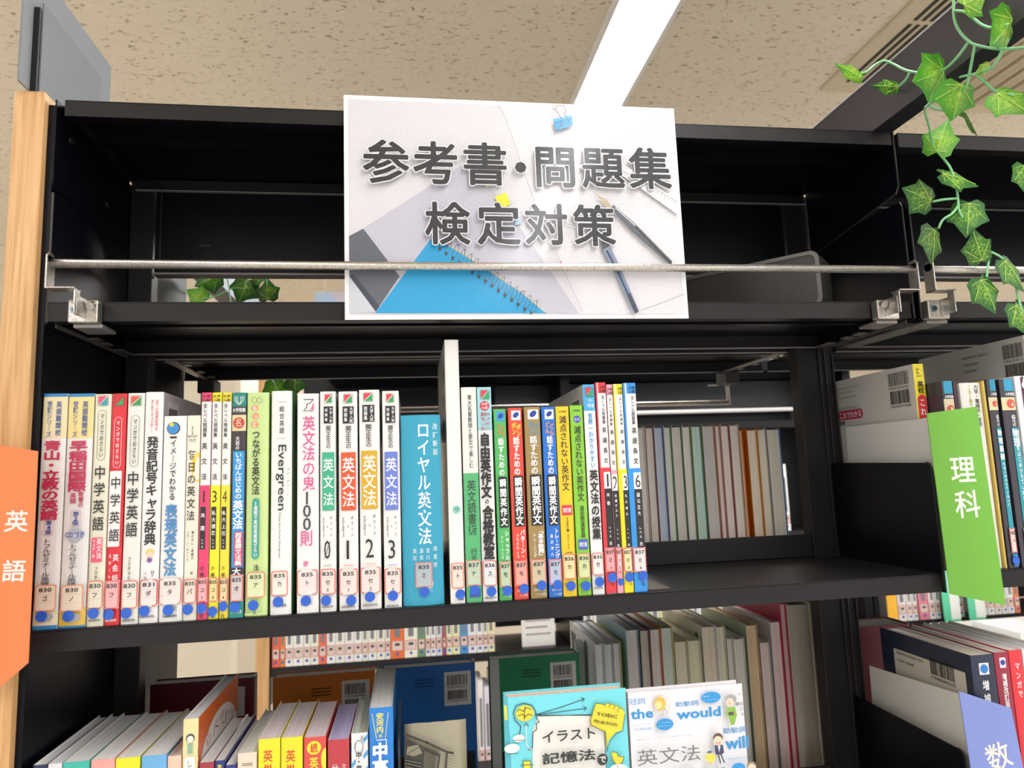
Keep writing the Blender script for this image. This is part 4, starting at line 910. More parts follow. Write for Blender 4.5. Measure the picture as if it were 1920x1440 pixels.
# kraft paper pouch
def pouch():
    t = thing('paper_pouch', (.365, .085, ZC), 'beige glossy paper pouch with a dark block print, right of the bookend', 'pouch')
    O = Vector((.327, .066, ZC+.0018)); w_, h_ = .063, .171
    k = M(); n = 8; rd = random.Random(3)
    F = [[(O.x+w_*i/n, O.y+rd.uniform(-.0012, .0012)-.004*math.sin(3.1*i/n)*(1-j/n), O.z+h_*j/n) for i in range(n+1)] for j in range(n+1)]
    vs = [p for r_ in F for p in r_]; b0 = [(x, y+.014*(1-(z-O.z)/h_)+.001, z) for x, y, z in vs]; m_ = n+1; N = len(vs)
    fs = [(j*m_+i, j*m_+i+1, (j+1)*m_+i+1, (j+1)*m_+i) for j in range(n) for i in range(n)]
    KM = mat('#bdb499', .35, coat=.7, bump=.3, bs=90)
    k.add(vs+b0, fs+[(N+a, N+d, N+c_, N+b_) for a, b_, c_, d in fs]+[(j*m_, (j+1)*m_, N+(j+1)*m_, N+j*m_) for j in range(n)]+[(j*m_+n, N+j*m_+n, N+(j+1)*m_+n, (j+1)*m_+n) for j in range(n)], KM)
    k.build('bag', t, smooth=True)
    c = Cv((0, .0595, 0), X_, Z_, -Y_, rough=.35, coat=.5)
    dk = '#3b3830'
    c.pline([(758, 1376), (800, 1392), (838, 1410), (850, 1412)], .0022, dk); c.pline([(838, 1410), (836, 1440), (830, 1475)], .002, dk)
    c.ppoly([(758, 1383), (826, 1414), (818, 1475), (758, 1475)], dk); c.ppoly([(764, 1400), (784, 1396), (792, 1412), (775, 1418), (762, 1414)], '#b5ac92'); c.pline([(765, 1412), (788, 1399)], .0006, dk)
    c.ppoly([(796, 1408), (822, 1418), (818, 1450), (794, 1444)], '#8f8870')
    for j in range(7): c.pline([(798+j*3, 1410+j), (796+j*3, 1446)], .0007, dk)
    for j in range(5): c.pline([(760, 1424+j*6), (790, 1430+j*6)], .0006, '#a39b80')
    c.ppoly([(806, 1440), (820, 1445), (815, 1475), (803, 1475)], '#ad2f2f' if 0 else '#5a5444')
    for j in range(5): c.pline([(836, 1418+j*5), (856, 1414+j*5)], .0004, '#8a8470')
    c.build('block_print', t)
pouch()

# ------------------------------------------------------------------ books shown face-out on the front edge
def display_book(name, label, P4, yf, thick, col, pages):
    A = [pt(1, yf, *p) for p in P4]
    x0, x1 = A[0].x, A[1].x; zt = (A[0].z+A[1].z)/2; t = thing(name, ((x0+x1)/2, yf+thick/2, ZC+.0005), label, 'book')
    M().box(x0, x1, yf, yf+.0006, ZC+.0205, zt, mat(col, .3, coat=.4)).box(x0, x1, yf+thick, yf+thick+.0006, ZC+.0205, zt, mat(col, .3)).box(x0, x0+.0006, yf+.0006, yf+thick, ZC+.0205, zt, mat(col, .3)).build('cover', t)
    M().box(x0+.0008, x1-.002, yf+.0008, yf+thick-.0002, ZC+.022, zt-.0022, pagem(pages)).build('page_block', t)
    # acrylic lip stand
    return t, x0, x1, zt
YD = -.042
t, x0, x1, zt = display_book('display_book', 'aqua vocabulary book with a head drawing shown face-out at the bottom centre', [(947, 1298), (1173, 1300), (0, 0), (0, 0)], YD, .017, '#6fd0de', '#d9b8a4')
def z8(x, y): return 900+x/2.909, 1130+y/2.909
c = Cv((0, YD, 0), X_, Z_, -Y_, rough=.3, coat=.4); K = '#26302f'
def zl(pts, wd, h): c.line([c.px(*z8(*p)) for p in pts], wd, h)
def zpoly(pts, h): c.poly([c.px(*z8(*p)) for p in pts], h)
def zell(x, y, rx, ry, h, **k): u, v = c.px(*z8(x, y)); s_ = (YD-CY+.03)/FPX/2.909; c.ell(u, v, rx*s_, ry*s_, h, **k)
def zfit(tt, x0_, y0_, x1_, y1_, h, b=0, rot=0): a, b_ = c.px(*z8(x0_, y1_)), c.px(*z8(x1_, y0_)); c.fit(tt, a[0], a[1], b_[0], b_[1], h, b, rot)
zpoly([(128, 510), (150, 510), (175, 960), (140, 960)], '#56b9ca'); zpoly([(130, 560), (145, 560), (150, 640), (134, 640)], '#e8de4a')
zpoly([(318, 618), (675, 608), (682, 690), (690, 960), (288, 960), (285, 700)], '#f2efe9'); zl([(318, 618), (675, 608), (690, 960)], .0005, K)
zl([(300, 612), (440, 570), (565, 525)], .0006, K); zl([(300, 612), (580, 575)], .0006, K); zl([(300, 612), (675, 614)], .0005, K)
zl([(550, 516), (568, 524), (555, 540)], .0006, K); zl([(562, 562), (580, 574), (566, 588)], .0006, K)
# head outline
zl([(215, 715), (222, 672), (190, 640), (180, 600), (195, 560), (235, 546), (280, 556), (302, 590), (306, 625), (322, 648), (306, 655), (308, 690), (288, 702), (285, 800), (265, 800), (262, 790)], .0007, K)
zell(243, 600, 46, 38, '#f0e03a'); zl([(200, 590), (215, 578), (235, 590), (250, 570), (280, 580)], .0006, K); zl([(205, 615), (230, 605), (245, 620), (262, 604), (284, 612)], .0006, K); zl([(243, 565), (240, 636)], .0006, K)
zl([(250, 660), (250, 760), (268, 795), (286, 795)], .0008, '#f4f4f0'); zl([(240, 670), (250, 655), (262, 670)], .0007, K)
zell(210, 735, 30, 17, '#f4f4f2'); zell(172, 790, 38, 22, '#f4f4f2'); zl([(180, 745), (240, 745)], .0004, K); zl([(150, 820), (208, 815)], .0004, K)
zpoly([(232, 858), (272, 855), (276, 910), (236, 913)], '#f2e23a'); zl([(232, 858), (272, 855), (276, 910), (236, 913), (232, 858)], .0005, K); zl([(220, 880), (290, 876)], .0005, K)
# hand with card
zpoly([(625, 540), (760, 575), (785, 590), (770, 690), (735, 700), (700, 740), (684, 790), (678, 700), (600, 660), (596, 635)], '#f2e43a')
for x, y in ((690, 556), (714, 560), (738, 568), (760, 580)): zell(x, y, 16, 14, '#f2e43a'); zl([(x-14, y+6), (x-10, y-10), (x+6, y-14), (x+15, y)], .0004, K)
zl([(678, 548), (625, 540), (596, 635), (600, 660), (678, 695), (688, 800)], .0005, K); zl([(783, 600), (770, 690), (735, 705), (702, 745), (684, 800)], .0005, K)
zfit('TOEIC', 630, 592, 742, 620, K, .02, -.22); zfit('完全対応', 612, 632, 745, 662, K, .015, -.24)
zfit('イラスト', 335, 668, 620, 756, K, .02); zfit('記憶法', 335, 784, 620, 874, K, .03); zfit('脳に刷り込む', 340, 892, 610, 960, K, .02); zell(660, 843, 28, 28, '#2c3230'); zfit('で', 644, 824, 678, 862, '#f4f4f0', .02)
zpoly([(716, 800), (738, 806), (745, 825), (776, 828), (765, 862), (735, 872), (716, 850), (706, 815)], '#f0dc3a'); zl([(705, 812), (716, 800), (738, 806), (745, 825), (776, 828), (765, 862), (735, 872), (718, 850), (706, 815)], .0005, K); zell(745, 905, 52, 34, '#f2f2ee'); zl([(740, 872), (742, 884)], .0005, K)
c.build('cover_art', t)
t, x0, x1, zt = display_book('display_book', 'white grammar book with blue English words, shown face-out right of the aqua one', [(1177, 1296), (1391, 1285), (0, 0), (0, 0)], YD+.002, .012, '#dedee4', '#d8d4d0')
c = Cv((0, YD+.002, 0), X_, Z_, -Y_, rough=.3, coat=.4); B = '#2a9ce0'; G = '#5a5a5c'
zfit('冠詞', 812, 518, 898, 560, B); zfit('the', 822, 572, 942, 638, B, .03); zfit('助動詞', 1066, 530, 1188, 570, B); zfit('would', 1074, 562, 1310, 638, B, .03); zfit('助動詞', 1326, 672, 1448, 716, B); zfit('will', 1340, 722, 1460, 802, B, .03)
for j in range(20): zell(982+50*math.cos(j*.314), 556+56*math.sin(j*.314), 3, 3, '#e8b84a', n=6)
zell(975, 545, 30, 32, '#e8c04a'); zell(966, 552, 20, 20, '#f4e2a0'); zl([(985, 605), (1000, 570), (1018, 600)], .0006, '#b4b8c0')
zell(1000, 656, 46, 28, B); zell(1250, 510, 54, 28, B); zfit('いちばん', 965, 640, 1036, 652, '#e8f2f8'); zfit('知るほどに', 966, 658, 1034, 670, '#e8f2f8'); zfit('考えは', 1208, 498, 1240, 510, '#e8f2f8'); zfit('こうしたら', 1210, 514, 1290, 527, '#e8f2f8')
zfit('核心のイメージは', 830, 650, 920, 662, B); zfit('「共通認識」', 830, 668, 930, 690, B); zfit('核心のイメージは「100%必ず〜した」', 1082, 644, 1310, 664, B); zfit('核心のイメージは', 1380, 806, 1470, 815, B); zfit('「100%必ず〜する」', 1330, 824, 1475, 846, B)
zfit('核心のイメージがわかる!', 845, 706, 1145, 740, '#6a6a6c'); zfit('英文法', 850, 760, 1185, 880, '#77787a', .0); zfit('大鑑', 880, 892, 1180, 965, '#66676a', .02); zfit('会話', 1215, 882, 1325, 930, '#66676a', .03)
zfit('著', 1392, 482, 1404, 494, '#6a6a6c'); zfit('関', 1394, 530, 1416, 552, '#6a6a6c'); zfit('正', 1399, 558, 1420, 578, '#6a6a6c'); zfit('生', 1404, 586, 1424, 606, '#6a6a6c')
# three small drawn people (hair, face, clothing) and a chick
zell(1352, 515, 30, 24, '#a8a8a8'); zell(1346, 532, 22, 22, '#f3d6c0'); zell(1384, 540, 10, 9, '#9a9a9a'); zpoly([(1332, 560), (1372, 556), (1384, 600), (1370, 652), (1352, 656), (1338, 610), (1326, 590)], '#8fbf4c'); zpoly([(1336, 585), (1366, 582), (1366, 600), (1340, 602)], '#5a4a50'); zl([(1338, 536), (1350, 540)], .0004, '#b05a4a')
zell(1280, 722, 27, 24, '#6a4e3a'); zell(1280, 738, 24, 23, '#f5dcc6'); zl([(1268, 746), (1280, 753), (1292, 745)], .0005, '#c05040'); zpoly([(1262, 762), (1306, 758), (1312, 800), (1300, 812), (1268, 812), (1262, 790)], '#3d4466'); zpoly([(1278, 762), (1292, 762), (1286, 800)], '#f4f4f4'); zl([(1280, 810), (1292, 856)], .0014, '#4a4a50'); zl([(1294, 810), (1312, 852)], .0014, '#4a4a50')
zell(1240, 828, 24, 24, '#f3df5a'); zell(1232, 806, 14, 12, '#f3df5a'); zpoly([(1214, 798), (1232, 788), (1250, 796), (1232, 804)], '#3a62b0'); zpoly([(1200, 822), (1222, 812), (1222, 838)], '#f3df5a'); zl([(1236, 850), (1238, 862)], .0005, '#d88a3a')
zell(1458, 870, 26, 22, '#8a7a6a'); zell(1458, 884, 23, 24, '#f3d6c0'); zl([(1450, 892), (1466, 892)], .0005, '#a05a4a'); zpoly([(1436, 905), (1482, 903), (1490, 960), (1432, 960)], '#7a8a6a'); zell(1385, 885, 38, 30, B); zfit('オレの', 1366, 876, 1402, 890, '#e8f2f8')
c.build('cover_art', t)
t = thing('display_stand', (.54, -.03, ZC), 'clear-lipped black ledge holding the two face-out books at the bottom edge', 'stand')
M().box(.41, .665, -.055, -.0135, ZC+.016, ZC+.019, mat('#2a2a2c', .4)).box(.41, .665, -.058, -.0552, ZC+.016, ZC+.034, mat('#2a2a2c', .4)).box(.44, .64, -.0134, -.0004, ZC-.015, ZC+.019, mat('#2a2a2c', .4)).build('ledge', t)

# ------------------------------------------------------------------ rear face of the bookcase
def rear_book(x0, x1, h, label, c1, c2, pg, yf=.246, yb=.403, zb=0., art=None):
    t = thing('rear_shelf_book', ((x0+x1)/2, yf, zb), label, 'book', 'books on the rear side with page edges facing us')
    e = .0006
    M().box(x0, x0+e, yf, yb, zb+.0003, zb+h, mat(c1, .4)).box(x1-e, x1, yf, yb, zb+.0003, zb+h, mat(c2, .4)).box(x0+e, x1-e, yb-e, yb, zb+.0003, zb+h, mat(c1, .4)).build('cover', t)
    M().box(x0+e+.0001, x1-e-.0001, yf+.003, yb-e-.001, zb+.002, zb+h-.0025, pagem(pg)).build('page_block', t)
    if art: 
        c = Cv((x0, yf, zb), Y_, Z_, -X_, rough=.5); c.U = -Y_; art(c, h); c.build('cover_print', t)
    return t
def rx(px, py=900, Y=.246): return pt(1, Y, px, py).x
mid = [(1196, 1214, '#a04a50', '#f0ece4', '#e8ded0'), (1215, 1231, '#a04a50', '#8f3a44', '#e6dccd'), (1232, 1249, '#c0cad8', '#4a5a9c', '#c4ccd6'), (1250, 1264, '#d8d8d0', '#3f7a4c', '#dfe0d0'), (1265, 1284, '#dcd4c4', '#2f6a40', '#dfd6c6'),
       (1285, 1301, '#e0dcd4', '#6a7a3a', '#e2dcd0'), (1302, 1321, '#8a9a4a', '#3f7a4c', '#c3dccf'), (1323, 1346, '#c8b898', '#b8785a', '#cfc9c2'), (1347, 1357, '#b0785c', '#b87a6a', '#e6d6cc'), (1358, 1374, '#c8a090', '#93333c', '#e6d8cc'), (1375, 1392, '#c0a090', '#c8b8a8', '#e4d8ca')]
ml = ['thin pale book with red edge', 'thin pale book with maroon edge', 'pale blue-paged book', 'pale green-edged book', 'striped cream book with green edge', 'cream book with olive edge', 'mint-paged book', 'grey book with a violet page tab', 'thin pinkish book', 'pink-white book with dark red edge', 'beige book at the end of the taller group']
for (a, b, c1, c2, pg), l in zip(mid, ml):
    rear_book(rx(a)+.0002, rx(b), .1835, l+' on the rear middle shelf', c1, c2, pg)
x = rx(1393)
t = rear_book(x+.0002, x+.0045, .1755, 'orange-covered book with a yellow sticker on the rear middle shelf', '#e07c18', '#e07c18', '#e8dcc8')
for a, b, c1, c2, pg, l in ((1407, 1426, '#e07c18', '#d88a30', '#e8dcc8', 'cream book right of the orange cover'), (1427, 1443, '#d88a30', '#c8b8a0', '#e9dfcc', 'cream book with dotted page edges'), (1444, 1470, '#20447c', '#3a78b0', '#eae0ce', 'cream book between two navy edges')):
    rear_book(rx(a), rx(b), .176, l+' on the rear middle shelf', c1, c2, pg)
c = Cv((rx(1400), .2455, 0), X_, Z_, -Y_)
# rest of the rear middle row hidden behind the front books
for j in range(3): pass
# low row
ZL = ZC
def rl(a, b, ytop, c1, c2, pg, l, Y=.25, art=None):
    h = pt(1, Y, (a+b)/2, ytop).z-ZC
    rear_book(rx(a, 1200, Y)+.0002, rx(b, 1200, Y), h, l+' on the rear lower shelf', c1, c2, pg, yf=Y, yb=.403, zb=ZC, art=art)
def art_bar(c, h): c.barcode(-.155+.01, h-.04, -.155+.04, h-.012); c.rect(-.1, h-.02, -.07, h-.022, '#9a9a9a'); c.rect(-.1, h-.03, -.075, h-.032, '#9a9a9a')
rl(1115, 1131, 1206, '#dfe2e4', '#d0d4d8', '#dcdcdc', 'white book with a barcode', art=art_bar); rl(1132, 1148, 1206, '#e2e4e6', '#c8ccd0', '#d6dad8', 'white book with a small grey tab'); rl(1149, 1163, 1204, '#c8c8c0', '#b8c060', '#d8d2d4', 'white-pink paged slim book')
rl(1174, 1198, 1179, '#9ec0cc', '#5f8ca4', '#d9cfca', 'light blue-covered thick book'); rl(1200, 1218, 1180, '#5a5a58', '#6a3a3c', '#c8bcb0', 'book with dark lettering on its cover') 
rl(1219, 1239, 1178, '#a03038', '#c8683a', '#dcd4ca', 'red-covered book with pale pages'); rl(1240, 1262, 1175, '#d89030', '#d8c878', '#cfd8cc', 'book with mustard and red edges')
rl(1264, 1288, 1201, '#d8d4b8', '#d8d0b8', '#e2d6bc', 'short cream book'); rl(1289, 1313, 1199, '#d8d4b8', '#d4d0a8', '#e2dcbc', 'second short cream book')
def art_tree(c, h): c.ell(-.02, h-.02, .006, .009, '#2f7a44'); c.rect(-.021, h-.05, -.019, h-.028, '#2f7a44')
rl(1317, 1343, 1173, '#e4e4da', '#dcdcd2', '#e4d4bc', 'tall book with a tree mark', art=art_tree); rl(1344, 1360, 1173, '#e4e2da', '#d8d8b0', '#e0d8c4', 'cream tall book beside the tree-marked one')
rl(1362, 1374, 1196, '#d8d8d0', '#d0cfc4', '#dcd6ca', 'short striped-page book'); rl(1375, 1395, 1196, '#d8d8d0', '#e0dcd0', '#dcd6ca', 'second short striped-page book')
def art_ink(c, h):
    rd = random.Random(5)
    for j in range(9): u = -.14+j*.015; v = h-.03-rd.random()*.03; c.line([(u, v), (u+.006, v+.008), (u+.009, v-.004)], .0018, '#3a3a38')
rl(1400, 1421, 1170, '#a9b59c', '#c8a878', '#dcbf98', 'sage-covered book with inky lettering', art=art_ink); rl(1424, 1442, 1203, '#dcd4cc', '#c8c0b8', '#e4cfc8', 'short pink-paged book')
rl(1446, 1466, 1164, '#cfcacc', '#c43050', '#e4cbc6', 'pink-paged tall book'); rl(1467, 1478, 1130, '#b02848', '#c42e50', '#cfb0b0', 'tall crimson-covered book')
rl(1480, 1524, 1131, '#d8d0c0', '#e8e0d4', '#b8ad9c', 'thick taupe-paged book'); rl(1526, 1544, 1129, '#c8b088', '#e8dcc8', '#d4bf98', 'tan-paged slim book')
# books shown cover-out to the far aisle, their backs towards us
def faceout(px0, px1, pyt, label, col, Y=.262, th=.024, bar=None, extra=None, zb=ZC, ptop='#c9c4bf', xx=None):
    a, b = pt(1, Y, px0, pyt), pt(1, Y, px1, pyt); x0, x1 = (a.x, b.x) if xx is None else xx; zt = (a.z+b.z)/2
    t = thing('face_out_book', ((x0+x1)/2, Y, zb), label, 'book', 'books standing face-out on the rear lower shelf')
    M().box(x0, x1-.004, Y, Y+.0006, zb+.0003, zt, mat(col, .45)).box(x0, x1-.004, Y+th, Y+th+.0006, zb+.0003, zt, mat(col, .45)).prism([(x1-.004, Y, zb+.0003), (x1-.0012, Y+.003, zb+.0003), (x1, Y+th/2, zb+.0003), (x1-.0012, Y+th-.003, zb+.0003), (x1-.004, Y+th, zb+.0003)], (0, 0, zt-zb), mat(col, .45)).build('cover', t)
    M().box(x0+.002, x1-.0045, Y+.0008, Y+th-.0003, zb+.002, zt-.0015, pagem(ptop)).build('page_block', t)
    c = Cv((x0, Y, zb), X_, Z_, -Y_, rough=.45); h = zt-zb; w_ = x1-x0
    if bar: 
        c.rect(w_-.042, h-.052, w_-.007, h-.010, '#d8d4cf').barcode(w_-.038, h-.027, w_-.012, h-.014, digits=bar[0]); c.barcode(w_-.038, h-.044, w_-.012, h-.033, digits=bar[1])
        for j in range(3): c.rect(w_-.080, h-.0165-j*.004, w_-.055, h-.018-j*.004, bar[2])
    if extra: extra(c, w_, h)
    if c.f: c.build('back_cover_print', t)
faceout(282, 478, 1277, 'dark red book standing face-out behind the cream picture book', '#5e1420', bar=None, extra=lambda c, w_, h: c.rect(w_-.03, h-.045, w_-.012, h-.010, '#cfc6c2'))
faceout(512, 703, 1264, 'orange book with two barcodes standing face-out on the rear lower shelf', '#c06a12', bar=('9784578240945', '1927381013001', '#5a3410'))
faceout(716, 892, 1248, 'blue book with two barcodes standing face-out behind the paper pouch', '#155ea8', bar=('9784578240921', '1927381013001', '#0e3d74'), extra=lambda c, w_, h: c.rect(0, 0, w_-.004, .07, '#15161c'))
def grn(c, w_, h): c.rect(0, 0, w_-.004, .065, '#0c1a14'); c.fit('人は一人では', .02, .045, .08, .05, '#6a8a7a'); c.rect(0, 0, .012, h, '#b8bab8')
faceout(918, 1088, 1230, 'green book with two barcodes standing face-out left of the rear row', '#12784a', bar=('9784578240938', '1927381013001', '#0c4a30'), extra=grn)
faceout(1617, 1716, 1172, 'burgundy book with cream pages lying behind the navy book in the right bay', '#7a0f24', Y=.235, th=.05, ptop='#cfc8bc', xx=(.948, 1.034))
faceout(1200, 1240, 1195, 'white curved booklet with black marks beside the green face-out book', '#d8d8d4', Y=.30, th=.02, xx=(.563, .578))
# rear rails seen through the case
def rear_rail():
    t = thing('rear_guard_rail', (.5, .445, .23), 'steel guard rail of the far side of the case, seen above the rear books', 'rail')
    M().tube([(.02, .445, .2345), (.886, .445, .2345)], .0045, STEEL, 10).build('rod', t)
    for x, s_ in ((.887, -1), (.018, 1)):
        M().box(x-.001, x+.0015, .438, .450, .2300, .2655, STEEL).box(*sorted((x, x+s_*.034)), .438, .450, .2635, .2655, STEEL).build('bracket', t)
        M().box(*sorted((x+s_*.012, x+s_*.036)), .372, .4095, .2585, .2795, mat('#3a3836', .4)).build('clamp', t, .002)
rear_rail()
# ------------------------------------------------------------------ far bookcases
YF = 1.40
far = thing('far_bookcase', (.85, YF+.1, FLOOR_Z), 'black bookcase with beech end far behind, full of small labelled paperbacks', 'bookcase')
M().box(-.094, -.058, YF-.01, YF+.26, FLOOR_Z, .45, WOOD).build('wooden_end_panel', far)
M().box(-.0578, -.055, YF, YF+.26, FLOOR_Z, .45, BLACK_SHADED).build('steel_end_panel', far)
for z in (-1.0, -.70, -.383, -.083, .268):
    for a, b in ((-.0545, .80), (.83, 1.75)):
        M().box(a, b, YF, YF+.22, z-.024, z, BLACK).build('shelf_board', far, .001)
for a in (.801, 1.751): M().box(a, a+.028, YF+.002, YF+.24, FLOOR_Z, .45, BLACK_SHADED).build('upright_post', far)
M().box(.60, 1.78, YF+.222, YF+.226, -.36, .50, mat('#0b0b10', .5)).build('back_panel', far)
M().box(.0, .60, YF+.222, YF+.226, .24, .50, mat('#0b0b10', .5)).build('back_panel', far)
M().box(.10, 1.78, YF-.05, YF+.22, .424, .450, BLACK_SHADED).build('top_board', far)
M().box(.62, 1.78, YF+.19, YF+.2219, .31, .42, mat('#3c3e44', .35)).build('grey_panel', far)
t = thing('far_guard_rail', (.9, YF-.03, .29), 'bright steel rail on the far bookcase above the rear books', 'rail')
M().tube([(.55, YF-.03, .300), (1.56, YF-.03, .300)], .0062, mat('#e8e8e6', .25), 8).build('rod', t)
M().tube([(.60, YF-.03, .328), (1.12, YF-.03, .328)], .0055, mat('#cfd6d2', .25), 8).build('upper_rod', t)
M().box(1.554, 1.562, YF-.034, YF-.002, .268, .304, STEEL).box(.548, .556, YF-.034, YF-.002, .268, .304, STEEL).build('bracket', t)
def far_book(px0, px1, zb, h, cols, label, Y=YF+.004, lab=True, lc='#f3ded6'):
    a, b = pt(1, Y, px0, 1200).x+.0005, pt(1, Y, px1, 1200).x-.0005
    t = thing('far_paperback', ((a+b)/2, Y, zb), label, 'book', 'paperbacks on the far shelf')
    M().box(a, b, Y, Y+.105, zb+.0003, zb+h, mat(cols, .45)).build('cover', t, .001)
    c = Cv(((a+b)/2, Y, zb), X_, Z_, -Y_, rough=.4, step=.0004); w_ = b-a
    c.rect(-w_*.42, .022, w_*.42, .05, lc).rrect(-w_*.40, .023, w_*.40, .049, .002, '#ee8070', .0014).rect(-w_*.18, .036, w_*.18, .043, '#4a4a4a')
    c.rect(-w_*.2, .060, w_*.2, h*.8, '#8a8a90')
    c.ell(0, .014, .004, .004, '#2d66c0', n=10)
    c.build('spine_label', t)
edges = [118, 180, 220, 280, 355, 410, 470, 530, 595, 665, 735, 795, 840, 905, 970, 1008, 1112, 1212, 1270, 1308, 1350, 1397, 1427, 1472, 1530, 1590, 1655, 1703, 1740, 1790]
cl = ['#ee6a50', '#f08a3a', '#f1efe6', '#f3f0ea', '#f2efe4', '#ecedd8', '#ea7055', '#f2f0ee', '#efece2', '#f0e8e4', '#f1f0ea', '#eceada', '#efeee8', '#f2ecd8', '#f0eae4', '#e8743e', '#f2eddc', '#6f9a70', '#efece6', '#f3f1ee', '#dfe2e6', '#b84a58', '#e9ecc8', '#eee8b8', '#4a9ad4', '#ecebec', '#f3f0ee', '#efece0', '#efe8b8']
nm = {'#ee6a50': 'coral', '#f08a3a': 'orange', '#ea7055': 'salmon red', '#e8743e': 'wide orange', '#6f9a70': 'green', '#b84a58': 'rose', '#4a9ad4': 'blue', '#ecedd8': 'pale green', '#eee8b8': 'pale yellow', '#efe8b8': 'buff', '#e9ecc8': 'lime white', '#dfe2e6': 'grey-white'}
OR = ['first', 'second', 'third', 'fourth', 'fifth', 'sixth', 'seventh', 'eighth', 'ninth', 'tenth', 'eleventh', 'twelfth', 'thirteenth', 'fourteenth', 'fifteenth', 'sixteenth', 'seventeenth', 'eighteenth', 'nineteenth', 'twentieth', 'twenty-first', 'twenty-second', 'twenty-third', 'twenty-fourth', 'twenty-fifth', 'twenty-sixth', 'twenty-seventh', 'twenty-eighth', 'twenty-ninth']
for i, (a, b) in enumerate(zip(edges, edges[1:])):
    far_book(480+a/4, 480+b/4, -.383, (.150, .152, .148, .151)[i % 4], cl[i], '%s small paperback on the far shelf, %s from the beech panel' % (nm.get(cl[i], 'white'), OR[i]))
t = thing('leaflet', (.71, YF+.03, -.383), 'white printed leaflet leaning on the far shelf right of the paperbacks', 'leaflet')
a, b = pt(1, YF+.03, 978, 1180).x, pt(1, YF+.03, 1040, 1180).x
M().box(a, b, YF+.03, YF+.034, -.3825, -.25, mat('#f0eee8', .5)).build('sheet', t)
c = Cv((a, YF+.03, -.38), X_, Z_, -Y_, step=.0004)
for j in range(5): c.rect(.012, .03+j*.02, b-a-.012-(j % 2)*.01, .035+j*.02, '#b8a8a0')
c.build('print', t)
rd = random.Random(11); x = 1096; i = 0
cs = ['#f3f0ec', '#ecebe6', '#e24a4a', '#f2f0e8', '#f4f3f0', '#dfe6ee', '#ea8a52', '#f0efe8', '#d8e0c8', '#f3e9b8']
while x < 1530:
    w_ = rd.choice((11, 13, 15, 18)); far_book(x, x+w_, -.383, rd.choice((.17, .18, .19)), cs[i % 10], '%s paperback on the far shelf above the rear lower row, %s past the leaflet' % (('white', 'off-white', 'red', 'cream', 'bright white', 'pale blue', 'orange', 'ivory', 'sage', 'pale yellow')[i % 10], (OR+['thirtieth', 'thirty-first', 'thirty-second', 'thirty-third', 'thirty-fourth', 'thirty-fifth', 'thirty-sixth', 'thirty-seventh', 'thirty-eighth', 'thirty-ninth', 'fortieth', 'forty-first', 'forty-second', 'forty-third', 'forty-fourth'])[i])); x += w_+.5; i += 1
# lower far row seen between the face-out books
for i, (a, b) in enumerate(((700, 716), (717, 735), (893, 903), (904, 916), (917, 930), (480, 494), (495, 511))):
    far_book(a, b, -.70, (.22, .25, .24)[i % 3], ('#ece6f0', '#e6efe8', '#f2f0ee', '#e9dff0', '#f0efe6', '#f2ede6', '#e8e6e2')[i], '%s paperback on the lower far shelf, %s' % (('lilac', 'mint', 'white', 'pale violet', 'ivory', 'cream', 'grey-white')[i], ('left of the blue face-out book', 'touching the blue face-out book', 'right of the blue face-out book', 'between the blue and green face-out books', 'left of the green face-out book', 'below the beech panel', 'beside the orange face-out book')[i]))
for i, (a, b) in enumerate(((1462, 1474), (1475, 1487), (1488, 1502))):
    far_book(a, b, -.083, .21+.02*(i % 2), ('#f6f6f2', '#e8f2ee', '#fbfbfa')[i], '%s book on the upper far shelf in the slot beside the post' % ('white', 'pale mint', 'bright white')[i])
# far right
fr = thing('far_right_bookcase', (2.25, YF+.1, FLOOR_Z), 'black far bookcase at right with mint dividers between paperbacks', 'bookcase')
for z in (-.70, -.383, -.05): M().box(1.80, 2.75, YF, YF+.22, z-.024, z, BLACK).build('shelf_board', fr, .001)
M().box(1.784, 1.799, YF+.001, YF+.24, FLOOR_Z, .2, BLACK_SHADED).build('upright_post', fr)
M().box(1.80, 2.75, YF+.222, YF+.226, -.38, .3, BLACK_SHADED).build('back_panel', fr)
R_ = [(1690, 1706, '#efe4e0', 'pinkish white'), (1707, 1717, '#f2efec', 'white'), (1718, 1727, '#e8e9e6', 'grey-white'), (1730, 1748, '#e0849a', 'rose pink'), (1749, 1760, '#f2e6e0', 'shell white'), (1761, 1770, '#f4f2f0', 'bright white'), (1802, 1815, '#cfd8c2', 'sage'), (1846, 1858, '#e9e6e0', 'ivory'), (1859, 1872, '#f0eeea', 'milk white'), (1873, 1886, '#e4dcd4', 'sand'), (1887, 1897, '#f0ede4', 'cream'), (1898, 1910, '#e8eef2', 'ice blue'), (1911, 1921, '#ec8a5a', 'orange')]
for a, b, h, n in R_: far_book(a, b, -.383, .19, h, n+' paperback on the far right shelf near the mint dividers')
def far_div(px, col, label, w_=.05, z0=-.44, side='#e9ece6'):
    x = pt(1, YF-.02, px, 1150).x; t = thing('far_divider', (x, YF-.02, z0), label, 'divider', None)
    M().prism([(x, YF-.02, -.20), (x+w_, YF-.02, -.20), (x+w_, YF-.02, z0+.02), (x+w_*.55, YF-.02, z0), (x+w_*.3, YF-.02, z0), (x, YF-.02, z0+.06)], (0, .002, 0), mat(col, .5)).build('flap', t)
    M().box(x+w_*.42, x+w_, YF-.0215, YF-.0202, z0+.058, -.205, mat(side, .5)).build('card', t)
far_div(1770, '#5ecfa2', 'mint green divider with white card on the far shelf, nearer the pink paperback', .058)
far_div(1817, '#5ecfa2', 'mint green divider with white card on the far shelf, nearer the green science divider', .058)
x = pt(1, YF-.02, 1664, 1140).x; t = thing('far_divider', (x, YF-.02, -.42), 'amber yellow divider strip on the far right shelf beside the black post', 'divider')
